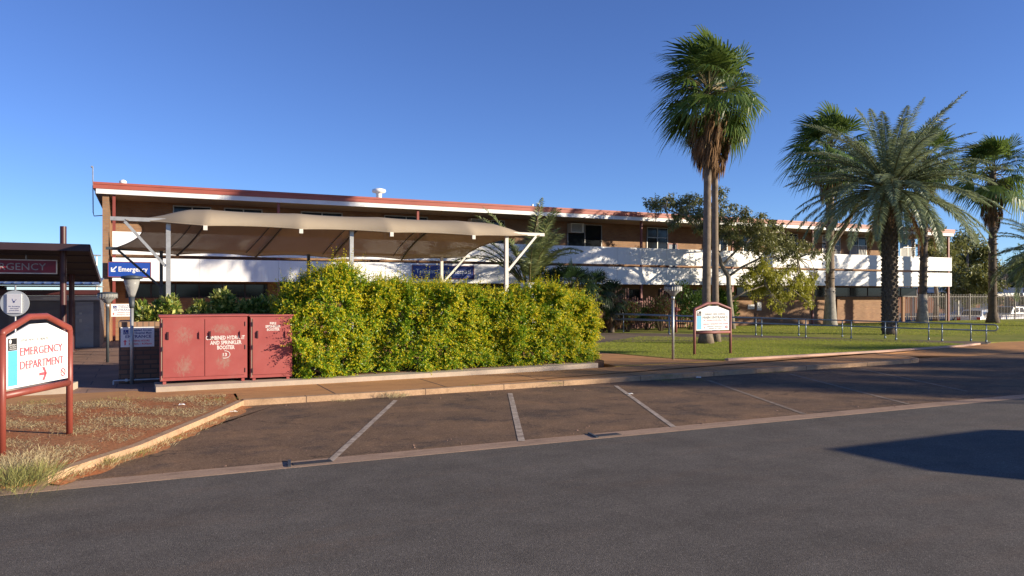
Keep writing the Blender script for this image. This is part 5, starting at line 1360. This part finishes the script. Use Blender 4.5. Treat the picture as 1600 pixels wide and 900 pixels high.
# white screen panels behind the cars
for a,b,lb in ((1532,1548,'white screen panel behind the cars left of the palm stem'),(1491,1503,'low white panel with reddish top beyond the balcony column')):
    p=pd(a,480,73); q=pd(b,480,73)
    t=thing('screen_panel',lb,'screen',(p.x,p.y,-.6)); dd_=nrm(q-p); m=MB(); m.bar((p.x,p.y,1.05),(q.x,q.y,1.05),.06,1.3); m.build('sheet',M['white_trim'],t)
    m=MB(); 
    for e in (p,q): m.tube([(e.x,e.y,-.7),(e.x,e.y,1.7)],.05,6)
    m.build('post',M['steel'],t)
def car(name,label,cat,P,ang,mat,kind):
    """body drawn as a side profile swept across the width, cabin drawn in, wheels and lamps apart"""
    t=thing(name,label,cat,P,'cars parked beyond the fence' if kind!='van' else None); 
    c,s=math.cos(ang),math.sin(ang)
    def T(x,y,z): return (P[0]+x*c-y*s,P[1]+x*s+y*c,P[2]+z)
    if kind=='sedan': prof=[(-2.15,.32),(-2.2,.62),(-2.1,.92),(-1.55,.98),(1.0,.95),(1.95,.82),(2.2,.62),(2.18,.3)]; cab=[(-1.6,.97),(-1.05,1.42),(.25,1.45),(1.1,.96)]; w=.86
    elif kind=='ute': prof=[(-2.45,.42),(-2.5,.75),(-2.45,1.05),(-.9,1.06),(1.2,1.05),(2.25,.98),(2.45,.72),(2.4,.4)]; cab=[(-.85,1.06),(-.7,1.66),(.55,1.68),(1.25,1.06)]; w=.92
    else: prof=[(-2.4,.35),(-2.45,.8),(-2.4,1.2),(-1.2,1.22),(1.2,1.2),(2.2,1.05),(2.4,.75),(2.4,.35)]; cab=[(-2.38,1.2),(-2.28,1.94),(.9,1.98),(1.75,1.18)]; w=.94
    def sweep(pr,w0,w1f):
        m=MB(); n=len(pr); zs=[z for _,z in pr]; z0,z1=min(zs),max(zs); L=[];R2=[]
        for x,z in pr:
            ww=w0*(1-w1f*(z-z0)/(z1-z0)); L.append(T(x,-ww,z)); R2.append(T(x,ww,z))
        m.faces(L+R2,[tuple(range(n)),tuple(range(2*n-1,n-1,-1))]+[(i,i+n,(i+1)%n+n,(i+1)%n) for i in range(n)]); return m
    bd=sweep(prof,w,.06).build('body',M[mat],t); bv=bd.modifiers.new('bevel','BEVEL'); bv.width=.05; bv.segments=2; bv.limit_method='ANGLE'
    cbm=sweep(cab,w*.94,.2).build('cabin',M[mat],t); bv=cbm.modifiers.new('bevel','BEVEL'); bv.width=.04; bv.segments=2; bv.limit_method='ANGLE'
    (xa,za),(xb,zb),(xc,zc_),(xd,zd)=cab
    def side(f0,f1,sg):
        lo=lambda f:xa+(xd-xa)*f; hi=lambda f:xb+(xc-xb)*f
        y0_=w*.94*(1-.2*.18)+.006; y1_=w*.94*(1-.2*.86)+.006
        z0=za+(zb-za)*.18; z1=za+(zb-za)*.86
        X=lambda f,g:(lo(f)+(hi(f)-lo(f))*g)
        return [T(X(f0,.18),sg*y0_,z0),T(X(f1,.18),sg*y0_,z0),T(X(f1,.86),sg*y1_,z1),T(X(f0,.86),sg*y1_,z1)]
    for sg in (-1,1):
        for f0,f1 in ((.10,.46),(.52,.88)):
            pp=side(f0,f1,sg); off=Vector((-s*sg,c*sg,0))*-.02; MB().prism(pp,off).build('window',M['glass_dark'],t)
    for (x0_,z0_,x1_,z1_,nm,sg) in ((xa,za,xb,zb,'rear_window',-1),(xd,zd,xc,zc_,'windscreen',1)):
        g=lambda f:(x0_+(x1_-x0_)*f+sg*.012,z0_+(z1_-z0_)*f+.006); a=g(.14); b=g(.88)
        MB().prism([T(a[0],-w*.78,a[1]),T(a[0],w*.78,a[1]),T(b[0],w*.70,b[1]),T(b[0],-w*.70,b[1])],Vector(T(0,0,0))-Vector(T(sg*.02,0,0))).build(nm,M['glass_dark'],t)
    wx0=1.38
    for x in (-wx0,wx0):
        for sg in (-1,1):
            y=sg*(w-.09)
            wh=MB().tube([T(x,y-.10,.32),T(x,y+.10,.32)],.32,18).build('wheel',M['tyre'],t)
            MB().tube([T(x,y+sg*.101,.32),T(x,y+sg*.115,.32)],.20,14).build('rim',M['alu'],wh)
    for sg in (-1,1):
        x=prof[1][0]; m=MB(); m.prism([T(x-.02,sg*(w-.30),.62),T(x-.02,sg*(w-.06),.62),T(x+.03,sg*(w-.06),.90),T(x+.03,sg*(w-.30),.90)],Vector(T(.05,0,0))-Vector(T(0,0,0))); m.build('tail_lamp',M['lens_red'],t)
        x=prof[-2][0]; m=MB(); m.prism([T(x+.02,sg*(w-.36),.60),T(x+.02,sg*(w-.06),.60),T(x-.05,sg*(w-.06),.76),T(x-.05,sg*(w-.36),.76)],Vector(T(-.05,0,0))-Vector(T(0,0,0))); m.build('headlight',M['lamp_glass'],t)
    x=prof[1][0]; MB().prism([T(x-.035,-w*.9,.40),T(x-.035,w*.9,.40),T(x-.035,w*.9,.52),T(x-.035,-w*.9,.52)],Vector(T(.03,0,0))-Vector(T(0,0,0))).build('bumper',M['dark_steel'],t)
    return t
zg=-.65
p=pd(1525,495,61); car('parked_sedan','small white sedan parked behind the pale bar fence','car',(p.x,p.y,zg),R_(20),'car_white','sedan')
p=pd(1578,490,63); car('parked_utility','silver utility parked behind the fence near the right edge','car',(p.x,p.y,zg),R_(178),'car_white','ute')
p=pd(1605,488,68); car('parked_utility','dark blue utility half hidden behind the silver one','car',(p.x,p.y,zg),R_(170),'car_blue','ute')
p=pd(1512,488,70); car('parked_sedan','blue grey sedan parked beyond the small white one','car',(p.x,p.y,zg),R_(150),'car_blue','sedan')
# van parked on the near side, outside the picture; its shadow falls over the road
car('parked_van','white van parked on the road to the right of the view','van',(14.8,1.75,0.0),R_(182),'car_white','van')
# far street light over the emergency wing
p=pd(151,460,60); t=thing('light_pole','tall thin light pole far behind the emergency wing','light pole',(p.x,p.y,-.03)); z=pd(151,400,60).z
MB().tube([(p.x,p.y,-.03),(p.x,p.y,z)],[.09,.05],8).build('pole',M['steel'],t); MB().box(p.x-.5,p.x+.3,p.y-.12,p.y+.12,z,z+.1).build('lamp_head',M['steel'],t)

# ------------------------------------------------------------------ light, sky, camera
AZ=R_(39); EL=R_(14.5)
tosun=Vector((math.cos(AZ)*math.cos(EL),-math.sin(AZ)*math.cos(EL),math.sin(EL)))
sl=bpy.data.lights.new('sun','SUN'); sl.energy=5.0; sl.angle=R_(.55); sl.color=(1.0,.86,.66)
so=bpy.data.objects.new('sun',sl); COL.objects.link(so); so.rotation_euler=(-tosun).to_track_quat('-Z','Y').to_euler(); so.location=(20,-20,20)
w=bpy.data.worlds.new('World'); scene.world=w; w.use_nodes=True
nt=w.node_tree; bg=nt.nodes['Background']
sky=nt.nodes.new('ShaderNodeTexSky'); sky.sky_type='NISHITA'; sky.sun_disc=False
sky.sun_elevation=EL; sky.sun_rotation=math.atan2(tosun.x,tosun.y); sky.altitude=2200; sky.air_density=1.0; sky.dust_density=0; sky.ozone_density=5.5
hs=nt.nodes.new('ShaderNodeHueSaturation'); hs.inputs['Saturation'].default_value=1.0; hs.inputs['Hue'].default_value=.512
nt.links.new(sky.outputs[0],hs.inputs['Color']); nt.links.new(hs.outputs[0],bg.inputs[0]); bg.inputs[1].default_value=.106
cam=bpy.data.cameras.new('camera'); co=bpy.data.objects.new('camera',cam); COL.objects.link(co)
co.location=(0,0,CAM_H); co.rotation_euler=(R_(90),0,-YAW); cam.sensor_width=36; cam.lens=27; cam.shift_y=10/1600; cam.clip_end=5000; cam.clip_start=.05
scene.camera=co
vs_=scene.view_settings; vs_.view_transform='Standard'; vs_.look='None'; vs_.exposure=.80; vs_.gamma=1; vs_.use_curve_mapping=False
scene.cycles.max_bounces=8; scene.cycles.transparent_max_bounces=12
